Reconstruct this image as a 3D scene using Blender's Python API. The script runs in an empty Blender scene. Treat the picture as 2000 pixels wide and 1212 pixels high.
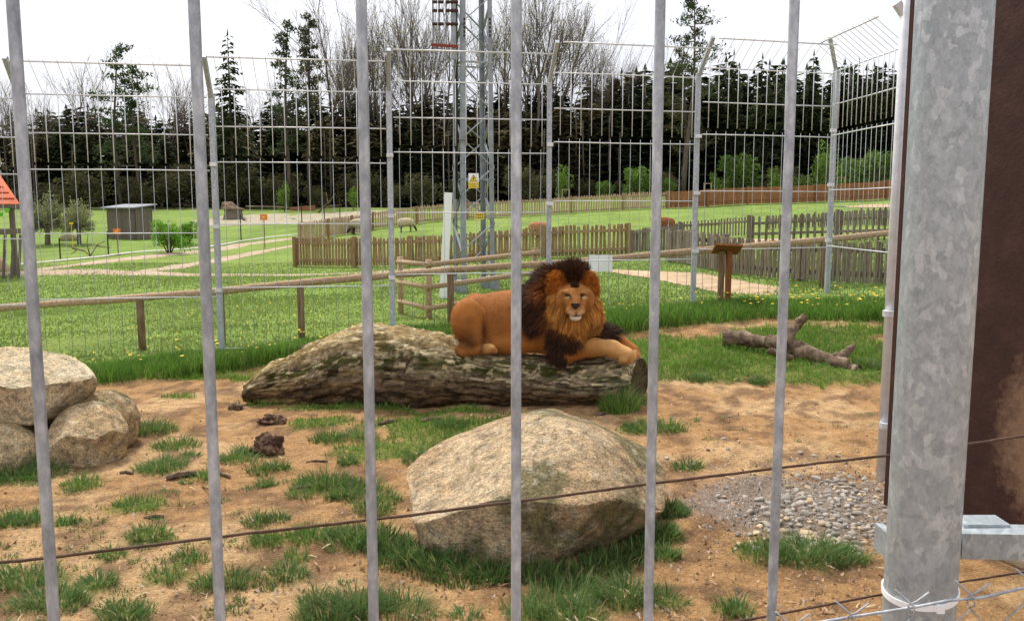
import bpy, bmesh, math, random
import numpy as np
from mathutils import Vector, Matrix, Quaternion
from mathutils.geometry import tessellate_polygon
random.seed(7); RNG = np.random.default_rng(7)
R = math.radians
SC = bpy.context.scene; C = SC.collection
# ------------------------------------------------------------------ camera, sky, sun, exposure
CAM = Vector((0, 0, 1.9)); F = 1698.0; PITCH = R(6.92)
cd = bpy.data.cameras.new('camera'); co = bpy.data.objects.new('camera', cd); C.objects.link(co)
co.location = CAM; co.rotation_euler = (R(90) - PITCH, 0, 0)
cd.sensor_width = 36; cd.lens = 36 * F / 2000; cd.clip_start = 0.05; cd.clip_end = 3000
SC.camera = co
w = bpy.data.worlds.new('World'); SC.world = w; w.use_nodes = True
nt = w.node_tree; nt.nodes.clear()
SUN_EL, SUN_AZ = 58, -28          # high, veiled sun, left of and behind the lion
sky = nt.nodes.new('ShaderNodeTexSky'); sky.sky_type = 'NISHITA'; sky.sun_disc = False
sky.sun_elevation = R(SUN_EL); sky.sun_rotation = R(SUN_AZ); sky.air_density = 2.0; sky.dust_density = 8.0; sky.ozone_density = 1.0
hs = nt.nodes.new('ShaderNodeHueSaturation'); hs.inputs['Saturation'].default_value = 0.12
mx = nt.nodes.new('ShaderNodeMixRGB'); mx.inputs[0].default_value = 0.72; mx.inputs[2].default_value = (9.6, 9.7, 10.2, 1)
bg = nt.nodes.new('ShaderNodeBackground'); bg.inputs[1].default_value = 0.053
wo = nt.nodes.new('ShaderNodeOutputWorld')
nt.links.new(sky.outputs[0], hs.inputs['Color']); nt.links.new(hs.outputs[0], mx.inputs[1])
ct = nt.nodes.new('ShaderNodeTexCoord'); cm = nt.nodes.new('ShaderNodeMapping'); cm.inputs['Scale'].default_value = (1, 1, 2.2)
cn = nt.nodes.new('ShaderNodeTexNoise'); cn.inputs['Scale'].default_value = 2.6; cn.inputs['Detail'].default_value = 6
cc_ = nt.nodes.new('ShaderNodeValToRGB'); cc_.color_ramp.elements[0].position = .32; cc_.color_ramp.elements[0].color = (.82, .83, .87, 1); cc_.color_ramp.elements[1].position = .66; cc_.color_ramp.elements[1].color = (1.06, 1.06, 1.06, 1)
cx = nt.nodes.new('ShaderNodeMixRGB'); cx.blend_type = 'MULTIPLY'; cx.inputs[0].default_value = 1
nt.links.new(ct.outputs['Generated'], cm.inputs[0]); nt.links.new(cm.outputs[0], cn.inputs[0]); nt.links.new(cn.outputs[0], cc_.inputs[0]); nt.links.new(mx.outputs[0], cx.inputs[1]); nt.links.new(cc_.outputs[0], cx.inputs[2])
nt.links.new(cx.outputs[0], bg.inputs[0]); nt.links.new(bg.outputs[0], wo.inputs[0])
sl = bpy.data.lights.new('sun', 'SUN'); sl.energy = 1.5; sl.angle = R(14); sl.color = (1, .95, .86)
so = bpy.data.objects.new('sun', sl); C.objects.link(so)
sd = Vector((math.sin(R(SUN_AZ)) * math.cos(R(SUN_EL)), math.cos(R(SUN_AZ)) * math.cos(R(SUN_EL)), math.sin(R(SUN_EL))))
so.rotation_euler = (-sd).to_track_quat('-Z', 'Y').to_euler(); so.location = (0, 0, 30)
vs = SC.view_settings; vs.view_transform = 'Standard'; vs.look = 'None'; vs.exposure = 1.34; vs.gamma = 1; vs.use_curve_mapping = False
SC.cycles.max_bounces = 6; SC.cycles.diffuse_bounces = 3; SC.cycles.transparent_max_bounces = 4
SC.cycles.use_denoising = True

# ------------------------------------------------------------------ geometry of the place
def sm(a, b, t):
    t = np.clip((t - a) / (b - a), 0, 1); return t * t * (3 - 2 * t)
def H(x, y):
    x = np.asarray(x, float); y = np.asarray(y, float)
    z = sm(6, 12.5, y) * (0.2 + 0.5 * np.tanh(x / 6.5))
    z = z + 1.6 * np.clip((y - 28) / 35, 0, 1) ** 2 + .035 * np.clip(y - 63, 0, 60)
    z = z + sm(12, 15, y) * (.05 * np.sin(x * .55 + y * .3) + .04 * np.sin(y * .8 - x * .23))
    return z
def _s1(a, b, t):
    t = min(max((t - a) / (b - a), 0), 1); return t * t * (3 - 2 * t)
def hz(x, y):
    z = _s1(6, 12.5, y) * (0.2 + 0.5 * math.tanh(x / 6.5)) + 1.6 * min(max((y - 28) / 35, 0), 1) ** 2 + .035 * min(max(y - 63, 0), 60)
    return z + _s1(12, 15, y) * (.05 * math.sin(x * .55 + y * .3) + .04 * math.sin(y * .8 - x * .23))
CP, SP = math.cos(PITCH), math.sin(PITCH)
def ray(px, py):
    u, v = px - 1000, py - 606
    return Vector((u, F * CP - v * SP, -(v * CP + F * SP)))
def at(px, py, Y):
    d = ray(px, py); return CAM + d * (Y / d.y)
def gz(px, py, dz=0.0):
    d = ray(px, py); Y = 2.0
    while Y < 160:
        p = CAM + d * (Y / d.y)
        if p.z < hz(p.x, p.y) + dz: break
        Y += .2
    lo, hi = Y - .2, Y
    for _ in range(12):
        m = (lo + hi) / 2; p = CAM + d * (m / d.y)
        if p.z < hz(p.x, p.y) + dz: hi = m
        else: lo = m
    return CAM + d * (hi / d.y)
def lat(n):   # smooth 2D value noise
    return RNG.random((n, n))
_L = lat(256)
def vn(x, y, s=1.0, o=0):
    x = np.asarray(x, float) * s + o * 17.3 + 100; y = np.asarray(y, float) * s + o * 9.7 + 100
    xi = np.floor(x).astype(int); yi = np.floor(y).astype(int); fx = x - xi; fy = y - yi
    fx = fx * fx * (3 - 2 * fx); fy = fy * fy * (3 - 2 * fy)
    g = lambda a, b: _L[a % 256, b % 256]
    return (g(xi, yi) * (1 - fx) + g(xi + 1, yi) * fx) * (1 - fy) + (g(xi, yi + 1) * (1 - fx) + g(xi + 1, yi + 1) * fx) * fy
def fbm(x, y, s=1.0, o=0, n=4):
    r = 0; a = .5; t = 0
    for k in range(n): r = r + a * vn(x, y, s, o + k); t += a; a *= .5; s *= 2.03
    return r / t
_L3 = RNG.random((64, 64, 64))
def vn3(p, s=1.0, o=0):
    p = np.asarray(p) * s + o * 7.31 + 50; i = np.floor(p).astype(int); f = p - i; f = f * f * (3 - 2 * f)
    r = 0
    for a in (0, 1):
        for b in (0, 1):
            for c in (0, 1):
                wgt = (f[:, 0] if a else 1 - f[:, 0]) * (f[:, 1] if b else 1 - f[:, 1]) * (f[:, 2] if c else 1 - f[:, 2])
                r = r + wgt * _L3[(i[:, 0] + a) % 64, (i[:, 1] + b) % 64, (i[:, 2] + c) % 64]
    return r
_R3 = np.array([[.36, .48, -.8], [-.8, .6, 0], [.48, .64, .6]])
def fbm3(p, s=1.0, o=0, n=4):
    r = 0; a = .5; t = 0; p = np.asarray(p) @ _R3
    for k in range(n): r = r + a * vn3(p, s, o + k); t += a; a *= .5; s *= 2.03; p = p @ _R3
    return r / t

# ------------------------------------------------------------------ object helpers
ORG = {}
def thing(name, label, cat, loc=(0, 0, 0), group=None):
    o = bpy.data.objects.new(name, None); C.objects.link(o); o.location = loc; o.empty_display_size = .1
    o['label'] = label; o['category'] = cat
    if group: o['group'] = group
    ORG[o.name] = np.array(loc, float); return o
def tag(o, label=None, cat=None, group=None, kind=None):
    if label: o['label'] = label
    if cat: o['category'] = cat
    if group: o['group'] = group
    if kind: o['kind'] = kind
    return o
def link(name, me, mat, parent=None, loc=None):
    o = bpy.data.objects.new(name, me); C.objects.link(o)
    if mat and not me.materials: me.materials.append(mat)
    if parent: o.parent = parent
    if loc is not None: o.location = loc
    return o
def npmesh(name, V, Fs, mat, parent=None, org=None, col=None, smooth=False):
    V = np.asarray(V, np.float32).reshape(-1, 3); Fs = np.asarray(Fs, np.int32)
    base = np.zeros(3)
    if parent is not None: base = ORG.get(parent.name, np.zeros(3))
    elif org is not None: base = np.array(org, float)
    me = bpy.data.meshes.new(name); k = Fs.shape[1]
    me.vertices.add(len(V)); me.vertices.foreach_set('co', (V - base).astype(np.float32).ravel())
    me.loops.add(Fs.size); me.loops.foreach_set('vertex_index', Fs.ravel())
    me.polygons.add(len(Fs)); me.polygons.foreach_set('loop_start', np.arange(0, Fs.size, k, dtype=np.int32))
    me.polygons.foreach_set('loop_total', np.full(len(Fs), k, np.int32))
    if smooth: me.polygons.foreach_set('use_smooth', np.ones(len(Fs), bool))
    me.update(calc_edges=True)
    if col is not None:
        ca = me.color_attributes.new('Col', 'FLOAT_COLOR', 'POINT')
        c4 = np.ones((len(V), 4), np.float32); c4[:, :3] = col; ca.data.foreach_set('color', c4.ravel())
    o = link(name, me, mat, parent, None if parent else base if org is not None else None)
    ORG[o.name] = base; return o
class MB:
    def __init__(s): s.v = []; s.f = []; s.c = []
    def add(s, vs, fs, col=(1, 1, 1)):
        b = len(s.v); s.v += [tuple(v) for v in vs]; s.f += [tuple(i + b for i in f) for f in fs]; s.c += [col] * len(vs); return s
    def box(s, c, d, M=None, col=(1, 1, 1), taper=1.0):
        vs = []
        for z in (-1, 1):
            k = taper if z > 0 else 1
            for x, y in ((-1, -1), (1, -1), (1, 1), (-1, 1)):
                p = Vector((x * d[0] / 2 * k, y * d[1] / 2 * k, z * d[2] / 2)); p = M @ p if M else p; vs.append(p + Vector(c))
        return s.add(vs, [(3, 2, 1, 0), (4, 5, 6, 7), (0, 1, 5, 4), (1, 2, 6, 5), (2, 3, 7, 6), (3, 0, 4, 7)], col)
    def beam(s, a, b, w, t, up=(0, 0, 1), col=(1, 1, 1)):
        a = Vector(a); b = Vector(b); d = (b - a); L = d.length; d.normalize(); x = d.cross(Vector(up))
        if x.length < 1e-3: x = d.cross(Vector((0, 1, 0)))
        x.normalize(); y = x.cross(d).normalized()
        M = Matrix((x, y, d)).transposed()
        return s.box((a + b) / 2, (w, t, L), M, col)
    def tube(s, pts, r, n=8, col=(1, 1, 1), caps=True, jit=0.0):
        pts = [Vector(p) for p in pts]; m = len(pts)
        rs = [r] * m if not hasattr(r, '__len__') else list(r)
        vs = []; prev = None
        for i, p in enumerate(pts):
            d = (pts[min(i + 1, m - 1)] - pts[max(i - 1, 0)]).normalized()
            if prev is None:
                prev = d.cross(Vector((0, 0, 1)))
                if prev.length < 1e-2: prev = d.cross(Vector((0, 1, 0)))
            x = (prev - d * prev.dot(d)).normalized(); prev = x; y = d.cross(x)
            for k in range(n):
                a = 2 * math.pi * k / n; rr = rs[i] * (1 + (random.uniform(-jit, jit) if jit else 0))
                vs.append(p + (x * math.cos(a) + y * math.sin(a)) * rr)
        fs = [(i * n + k, i * n + (k + 1) % n, (i + 1) * n + (k + 1) % n, (i + 1) * n + k) for i in range(m - 1) for k in range(n)]
        if caps: fs += [tuple(reversed(range(n))), tuple(range((m - 1) * n, m * n))]
        return s.add(vs, fs, col)
    def build(s, name, mat, parent=None, org=None, smooth=False, col=False):
        base = np.zeros(3)
        if parent is not None: base = ORG.get(parent.name, np.zeros(3))
        elif org is not None: base = np.array(org, float)
        me = bpy.data.meshes.new(name)
        me.from_pydata([tuple(np.array(v) - base) for v in s.v], [], s.f); me.update()
        if smooth: me.polygons.foreach_set('use_smooth', [len(p.vertices) == 4 for p in me.polygons])
        if col:
            ca = me.color_attributes.new('Col', 'FLOAT_COLOR', 'POINT')
            ca.data.foreach_set('color', np.array([(*c, 1) for c in s.c], np.float32).ravel())
        o = link(name, me, mat, parent, None if parent else base if org is not None else None)
        ORG[o.name] = base; return o
def ctree(o, loc=None, rz=0, sc=None, parent=None):
    c = o.copy(); C.objects.link(c)
    if parent is not None: c.parent = parent
    if loc is not None: c.location = loc; c.rotation_euler = (0, 0, rz)
    if sc is not None: c.scale = (sc, sc, sc) if not hasattr(sc, '__len__') else sc
    for ch in list(o.children): ctree(ch, parent=c)
    return c

# ------------------------------------------------------------------ materials
MATS = {}
def pm(name, ramp, scale=5, detail=6, rough=.8, bump=0, bscale=None, metallic=0, attr=False, ms=(1, 1, 1), rnd=0, spec=.3, trans=0, dist=0, vor=None, bdist=.02, fine=None):
    m = bpy.data.materials.new(name); m.use_nodes = True; n = m.node_tree; N = n.nodes; L = n.links; N.clear()
    out = N.new('ShaderNodeOutputMaterial'); b = N.new('ShaderNodeBsdfPrincipled'); L.new(b.outputs[0], out.inputs[0])
    tc = N.new('ShaderNodeTexCoord'); mp = N.new('ShaderNodeMapping'); mp.inputs['Scale'].default_value = ms
    L.new(tc.outputs['Object'], mp.inputs[0])
    if rnd:
        oi = N.new('ShaderNodeObjectInfo'); vm = N.new('ShaderNodeVectorMath'); vm.operation = 'SCALE'; vm.inputs[0].default_value = (31, 17, 23)
        L.new(oi.outputs['Random'], vm.inputs['Scale']); L.new(vm.outputs[0], mp.inputs['Location'])
    if vor:
        vo = N.new('ShaderNodeTexVoronoi'); vo.inputs['Scale'].default_value = vor
        nz0 = N.new('ShaderNodeTexNoise'); nz0.inputs['Scale'].default_value = vor * .7; nz0.inputs['Detail'].default_value = 3
        mxv = N.new('ShaderNodeMixRGB'); mxv.blend_type = 'ADD'; mxv.inputs[0].default_value = 1.6 / vor * 1.2
        L.new(mp.outputs[0], nz0.inputs[0]); L.new(mp.outputs[0], mxv.inputs[1]); L.new(nz0.outputs['Color'], mxv.inputs[2])
        L.new(mxv.outputs[0], vo.inputs['Vector'])
        sep = N.new('ShaderNodeSeparateColor'); L.new(vo.outputs['Color'], sep.inputs[0])
        nz = N.new('ShaderNodeTexNoise'); nz.inputs['Scale'].default_value = scale; nz.inputs['Detail'].default_value = detail
        L.new(mp.outputs[0], nz.inputs[0])
        mm = N.new('ShaderNodeMath'); mm.operation = 'MULTIPLY_ADD'; mm.inputs[1].default_value = .55
        L.new(sep.outputs[0], mm.inputs[0])
        m2 = N.new('ShaderNodeMath'); m2.operation = 'MULTIPLY'; m2.inputs[1].default_value = .5; L.new(nz.outputs[0], m2.inputs[0]); L.new(m2.outputs[0], mm.inputs[2])
        fac = mm.outputs[0]
    else:
        nz = N.new('ShaderNodeTexNoise'); nz.inputs['Scale'].default_value = scale; nz.inputs['Detail'].default_value = detail
        nz.inputs['Roughness'].default_value = .65; nz.inputs['Distortion'].default_value = dist
        L.new(mp.outputs[0], nz.inputs[0]); fac = nz.outputs[0]
    cr = N.new('ShaderNodeValToRGB'); e = cr.color_ramp.elements
    pos = [p for p, c in ramp]
    e[0].position = ramp[0][0]; e[0].color = (*ramp[0][1], 1); e[1].position = ramp[-1][0]; e[1].color = (*ramp[-1][1], 1)
    for p, c in ramp[1:-1]: q = e.new(p); q.color = (*c, 1)
    L.new(fac, cr.inputs[0]); colr = cr.outputs[0]
    if attr:
        at_ = N.new('ShaderNodeAttribute'); at_.attribute_name = 'Col'
        mu = N.new('ShaderNodeMixRGB'); mu.blend_type = 'MULTIPLY'; mu.inputs[0].default_value = 1
        L.new(at_.outputs['Color'], mu.inputs[1]); L.new(colr, mu.inputs[2]); colr = mu.outputs[0]
    if fine:
        nf = N.new('ShaderNodeTexNoise'); nf.inputs['Scale'].default_value = fine[0]; nf.inputs['Detail'].default_value = 5; nf.inputs['Roughness'].default_value = .75; L.new(mp.outputs[0], nf.inputs[0])
        cf = N.new('ShaderNodeValToRGB'); ef = cf.color_ramp.elements; ef[0].position = .36; ef[1].position = .66; ef[0].color = (1 - fine[1],) * 3 + (1,); ef[1].color = (1 + fine[1],) * 3 + (1,)
        L.new(nf.outputs[0], cf.inputs[0]); mf = N.new('ShaderNodeMixRGB'); mf.blend_type = 'MULTIPLY'; mf.inputs[0].default_value = 1; L.new(colr, mf.inputs[1]); L.new(cf.outputs[0], mf.inputs[2]); colr = mf.outputs[0]
    if rnd:
        h = N.new('ShaderNodeHueSaturation'); mr = N.new('ShaderNodeMapRange'); mr.inputs[3].default_value = 1 - rnd; mr.inputs[4].default_value = 1 + rnd
        L.new(oi.outputs['Random'], mr.inputs[0]); L.new(mr.outputs[0], h.inputs['Value']); L.new(colr, h.inputs['Color']); colr = h.outputs[0]
    L.new(colr, b.inputs['Base Color']); b.inputs['Roughness'].default_value = rough; b.inputs['Metallic'].default_value = metallic
    b.inputs['Specular IOR Level'].default_value = spec
    if bump:
        nb = N.new('ShaderNodeTexNoise'); nb.inputs['Scale'].default_value = bscale or scale * 3; nb.inputs['Detail'].default_value = 8; nb.inputs['Roughness'].default_value = .7
        L.new(mp.outputs[0], nb.inputs[0])
        bu = N.new('ShaderNodeBump'); bu.inputs['Strength'].default_value = bump; bu.inputs['Distance'].default_value = bdist
        L.new(nb.outputs[0], bu.inputs['Height']); L.new(bu.outputs[0], b.inputs['Normal'])
    if trans:
        tr = N.new('ShaderNodeBsdfTranslucent'); L.new(colr, tr.inputs[0]); mi = N.new('ShaderNodeMixShader'); mi.inputs[0].default_value = trans
        L.new(b.outputs[0], mi.inputs[1]); L.new(tr.outputs[0], mi.inputs[2]); L.new(mi.outputs[0], out.inputs[0])
    MATS[name] = m; return m
def g3(a, b=None): return (a, a, a) if b is None else b
V1 = [(.3, g3(.72)), (.5, g3(1.0)), (.72, g3(1.25))]
M_ground = pm('ground', [(.32, (.62, .6, .6)), (.5, (1, 1, 1)), (.7, (1.28, 1.25, 1.2))], 9, 10, .95, 1.0, 42, attr=True, spec=.1, bdist=.035, fine=(60, .34))
M_grass = pm('grass_blades', V1, 1.2, 4, .55, attr=True, trans=.35, spec=.25)
M_leaf = pm('leaves', V1, .6, 3, .7, attr=True, trans=.35, spec=.12, rnd=.18)
M_path = pm('path_gravel', [(.3, (.3, .22, .15)), (.5, (.42, .32, .23)), (.7, (.52, .42, .32))], 2.5, 8, .95, .5, 20, spec=.1)
M_kerb = pm('pale_kerb', [(.3, (.45, .43, .38)), (.7, (.6, .58, .52))], 6, 5, .9)
M_sand = pm('sand', [(.3, (.33, .23, .14)), (.5, (.45, .33, .21)), (.7, (.53, .41, .28))], 3, 8, .95, .5, 18, spec=.1)
M_galv = pm('galvanised_bar', [(.3, (.27, .3, .335)), (.5, (.4, .435, .475)), (.68, (.58, .62, .66))], 75, 8, .5, .3, 160, metallic=.35, rnd=.05, ms=(1, 1, .5), spec=.4, fine=(9, .16), bdist=.004)
M_spangle = pm('galvanised_spangle', [(.2, (.31, .35, .375)), (.5, (.37, .41, .435)), (.68, (.405, .445, .47)), (.8, (.49, .53, .55))], 14, 6, .45, .06, 120, metallic=.35, ms=(1, 1, .7), spec=.4, vor=88, fine=(110, .16))
M_mesh = pm('galvanised_wire', [(.3, (.55, .57, .6)), (.7, (.74, .76, .79))], 14, 4, .45, metallic=.2, rnd=.06, spec=.4)
M_meshlow = pm('weathered_wire', [(.3, (.33, .35, .36)), (.7, (.5, .52, .53))], 14, 4, .55, metallic=.2, rnd=.1)
M_rustwire = pm('rusty_wire', [(.3, (.055, .03, .02)), (.7, (.13, .075, .05))], 60, 5, .8)
M_zinc = pm('zinc_lattice', [(.3, (.19, .205, .23)), (.5, (.28, .3, .33)), (.7, (.37, .39, .42))], 5, 6, .55, metallic=.3, rnd=.12)
M_white = pm('white_plastic', [(.3, (.86, .87, .88)), (.7, (.93, .93, .93))], 3, 3, .5)
M_yellow = pm('yellow_sign', [(.3, (.8, .55, .02)), (.7, (.86, .6, .03))], 8, 3, .5)
M_orange = pm('orange_sign', [(.3, (.75, .17, .03)), (.7, (.85, .22, .04))], 8, 3, .55)
M_black = pm('black_paint', [(.3, (.015, .015, .015)), (.7, (.03, .03, .03))], 8, 3, .6)
M_insul = pm('brown_ceramic', [(.3, (.03, .014, .012)), (.7, (.06, .024, .018))], 20, 3, .3)
M_red = pm('red_metal', [(.3, (.2, .03, .02)), (.7, (.28, .045, .03))], 10, 3, .6)
def wood(name, a, b, c, sc=(6, 6, .8), rnd=.14): return pm(name, [(.28, a), (.5, b), (.72, c)], 6, 8, .85, .35, 14, ms=sc, rnd=rnd, spec=.15)
M_picket = wood('picket_wood', (.17, .1, .05), (.3, .19, .1), (.42, .28, .16))
M_picket2 = wood('pale_slat_wood', (.27, .18, .11), (.42, .3, .19), (.55, .41, .28))
M_brownf = wood('stained_board', (.2, .085, .036), (.29, .13, .058), (.37, .18, .085))
M_greyw = wood('weathered_board', (.11, .085, .06), (.2, .16, .12), (.3, .25, .19), rnd=.25)
M_pole = wood('peeled_pole', (.24, .15, .09), (.42, .29, .18), (.55, .41, .27), sc=(6, 6, 6), rnd=.1)
M_post = wood('barrier_post', (.1, .06, .035), (.19, .12, .07), (.3, .2, .12))
M_stand = wood('stand_wood', (.15, .06, .022), (.24, .1, .036), (.32, .15, .06))
M_shed = wood('shed_board', (.1, .08, .065), (.17, .14, .115), (.24, .2, .17))
M_roofred = pm('red_roof_tile', [(.3, (.45, .08, .025)), (.7, (.6, .13, .04))], 4, 5, .7, rnd=.08)
M_felt = pm('roof_felt', [(.3, (.2, .21, .23)), (.7, (.3, .31, .33))], 4, 5, .8)
M_bark = pm('bark', [(.3, (.05, .038, .028)), (.5, (.1, .078, .06)), (.7, (.16, .13, .1))], 3, 8, .9, .6, 8, ms=(3, 3, .6), rnd=.2)
M_twig = pm('grey_bark', [(.3, (.1, .082, .068)), (.5, (.16, .132, .11)), (.7, (.22, .185, .155))], 2, 6, .9, rnd=.15)
M_log = pm('log_bark', [(.3, g3(.5)), (.5, g3(1.0)), (.68, g3(1.45))], 9, 10, .9, 1.0, 16, attr=True, ms=(.5, 2.2, 2.2), spec=.12, dist=.6, bdist=.07, fine=(38, .45))
M_rock = pm('granite', [(.34, (.55, .55, .55)), (.5, (1, 1, 1)), (.64, (1.35, 1.3, 1.22))], 17, 10, .9, .9, 34, attr=True, spec=.15, bdist=.05, fine=(75, .55))
M_pebble = pm('pebble', [(.3, g3(.75)), (.7, g3(1.2))], 30, 5, .8, .4, 40, attr=True, rnd=.3, spec=.25)
M_coat = pm('lion_coat', [(.3, g3(.8)), (.5, g3(1.0)), (.7, g3(1.14))], 14, 8, .75, .35, 90, attr=True, spec=.12, ms=(.6, 1, 1), bdist=.012)
M_hair = pm('lion_hair', [(.3, g3(.72)), (.7, g3(1.25))], 14, 4, .6, attr=True, spec=.25, trans=.12)
M_nose = pm('dark_skin', [(.3, (.012, .01, .01)), (.7, (.03, .024, .022))], 40, 3, .35)
M_wool = pm('wool', [(.3, g3(.7)), (.7, g3(1.2))], 9, 6, .95, .8, 16, attr=True, spec=.05)
M_deadwood = pm('dead_wood', [(.34, (.045, .03, .02)), (.5, (.16, .105, .07)), (.66, (.34, .25, .17))], 8, 10, .9, 1.0, 16, ms=(1, 1, 1), dist=.8)
M_redbark = pm('red_bark', [(.36, (.035, .018, .012)), (.5, (.11, .055, .032)), (.62, (.36, .24, .15))], 16, 9, .9, 1.0, 28, bdist=.04)
M_chip = pm('wood_chips', [(.3, (.2, .13, .08)), (.7, (.45, .32, .2))], 8, 4, .9, attr=True)
M_flower = pm('dandelion', [(.3, (.8, .5, .01)), (.7, (.9, .6, .02))], 30, 2, .6)
M_green = pm('green_pot', [(.3, (.12, .5, .03)), (.7, (.16, .6, .05))], 8, 2, .5)
M_darkmesh = pm('dark_green_netting', [(.3, (.02, .05, .04)), (.7, (.04, .08, .06))], 8, 2, .8)
M_hay = pm('pale_litter', [(.3, (.25, .21, .14)), (.5, (.34, .3, .2)), (.7, (.42, .38, .27))], 2.2, 8, .95, .4, 15)
# ------------------------------------------------------------------ ground sheet
def axis(parts):
    o = []
    for a, b, s in parts: o += list(np.arange(a, b, s))
    return np.array(o + [parts[-1][1]])
EDGE = [gz(*p) for p in ((-260, 800), (180, 752), (400, 737), (520, 716), (700, 690), (960, 668), (1180, 656), (1270, 647), (1400, 632), (1480, 623), (1600, 628), (1720, 634), (1900, 640))]
EX = np.array([p.x for p in EDGE]); EY = np.array([p.y for p in EDGE])
def edge_y(x): return np.interp(x, EX, EY) + .16 * (vn(x, x * 0, 2.2, 3) - .5) + .08 * (vn(x, x * 0, 9, 4) - .5)
TUFT = [(315, 915, .24, 110), (290, 840, .3, 170), (345, 868, .24, 70), (640, 945, .27, 120), (655, 975, .1, 30), (540, 915, .12, 40), (470, 900, .2, 50), (510, 920, .13, 45), (610, 1050, .18, 60), (700, 1060, .24, 110),
        (540, 1015, .1, 45), (505, 1020, .12, 45), (560, 1120, .14, 70), (455, 1128, .18, 90), (400, 1135, .1, 30), (295, 1045, .16, 55), (190, 1130, .13, 60), (240, 1190, .15, 70), (50, 1122, .24, 110), (100, 1170, .22, 110),
        (20, 1020, .16, 60), (55, 1010, .16, 50), (160, 945, .17, 40), (130, 1020, .1, 25), (270, 985, .2, 30), (640, 1200, .2, 90), (690, 1185, .25, 130), (780, 1190, .24, 90), (620, 1170, .12, 45), (750, 980, .14, 60), (680, 975, .12, 50),
        (720, 955, .2, 60), (730, 1000, .16, 60), (680, 900, .1, 40), (910, 1195, .1, 25), (1220, 1165, .22, 140), (1120, 1200, .2, 60), (1300, 1175, .14, 40), (1340, 910, .16, 50), (1300, 840, .2, 60), (1250, 838, .2, 60),
        (1430, 1190, .12, 25), (1580, 1085, .3, 150), (1640, 1090, .2, 80), (1500, 1085, .22, 60), (1310, 1010, .14, 130), (1300, 1050, .12, 80), (1440, 1200, .1, 20), (1300, 1090, .1, 50), (40, 925, .4, 260), (20, 890, .25, 80),
        (215, 1075, .1, 25), (370, 1090, .12, 25), (520, 1060, .12, 30), (400, 935, .14, 25), (590, 970, .14, 35), (1200, 740, .2, 50), (1365, 742, .16, 80), (1480, 745, .12, 60), (1700, 715, .2, 180), (960, 870, .2, 100), (640, 860, .2, 70),
        (1120, 1160, .25, 70), (1060, 1180, .25, 60), (830, 900, .2, 100), (700, 855, .2, 80), (880, 838, .2, 90), (480, 880, .14, 40), (520, 945, .1, 30), (370, 895, .1, 20), (1030, 1195, .12, 40), (790, 1095, .1, 40), (330, 1120, .14, 20), (580, 1085, .1, 18)]
PATCH = []      # turf patches in the enclosure: centre, radii (m), strength
for px, py, rx, ry, s in ((1300, 690, .95, .85, 1.15), (1420, 690, 1.0, .9, 1.2), (1560, 690, 1.1, 1.05, 1.15), (1690, 700, .8, .95, 1.1), (1380, 725, 1.1, .45, 1.0), (1560, 728, 1.0, .4, .9),
                          (1500, 655, .6, .5, .85), (1640, 655, .8, .5, .9), (640, 825, .5, .28, .7), (760, 830, .5, .3, .75), (860, 845, .55, .42, 1), (780, 880, .5, .3, .95), (900, 880, .5, .3, 1),
                          (700, 800, .9, .16, .75), (900, 806, .9, .16, .7), (960, 830, .35, .25, .85), (560, 735, .5, .2, .75), (430, 742, .7, .16, .7), (348, 776, .2, .1, .9), (1280, 836, .22, .09, .85), (1245, 840, .3, .06, .7),
                          (1340, 908, .16, .06, .6), (480, 895, .2, .08, .7), (1180, 800, .5, .1, .5), (510, 790, .5, .14, .6)):
    p = gz(px, py); PATCH.append((p.x, p.y, rx, ry, s))
for px, py, r, n in TUFT:
    p = gz(px, py); PATCH.append((p.x, p.y, r * 1.25, r * 1.0, .66))
def turf(x, y):
    t = np.zeros_like(x)
    for cx, cy, rx, ry, s in PATCH:
        d = ((x - cx) / rx) ** 2 + ((y - cy) / ry) ** 2
        t = np.maximum(t, s * np.exp(-d * .9))
    n = fbm(x, y, 3.2, 1, 3) * .65 + fbm(x, y, 11, 6, 2) * .35
    return sm(.42, .62, t * 1.0 + (n - .5) * .75)
gxs = axis([(-700, -100, 60), (-100, -30, 5), (-30, -7, .8), (-7, 7, .055), (7, 30, .8), (30, 100, 5), (100, 700, 60)])
gys = axis([(-40, 1, 4), (1, 3.2, .3), (3.2, 14, .055), (14, 34, .35), (34, 70, .9), (70, 150, 5), (150, 1200, 70)])
GX, GY = np.meshgrid(gxs, gys, indexing='ij'); gx, gy = GX.ravel(), GY.ravel()
gzv = H(gx, gy)
inside = sm(-.1, .12, edge_y(gx) - gy)            # 1 in the enclosure
near = sm(15, 13, gy) * sm(7.5, 7, np.abs(gx))
tf = turf(gx, gy)
clod = (fbm(gx, gy, 5, 2, 4) - .5) * .055 + np.abs(fbm(gx, gy, 13, 7, 3) - .5) * -.05 + (fbm(gx, gy, 1.1, 9, 2) - .5) * .08
gzv = gzv + near * inside * clod + near * tf * inside * .015 + near * (1 - inside) * .05
n1 = fbm(gx, gy, 1.3, 11, 4)[:, None]; n2 = fbm(gx, gy, 5.5, 12, 4)[:, None]; n3 = fbm(gx, gy, .25, 14, 3)[:, None]
soil = np.array((.44, .255, .115)) * (1 - sm(.48, .62, n1)) + np.array((.55, .355, .18)) * sm(.48, .62, n1)
damp = sm(.5, .64, n2) * .75; soil = soil * (1 - damp) + np.array((.2, .115, .065)) * damp
px_ = 1000 + F * gx / np.maximum(gy, .1)
turfc = np.array((.105, .17, .03)) * (1 - n2) * 1.3 + np.array((.2, .21, .05)) * n2 * .7
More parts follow.
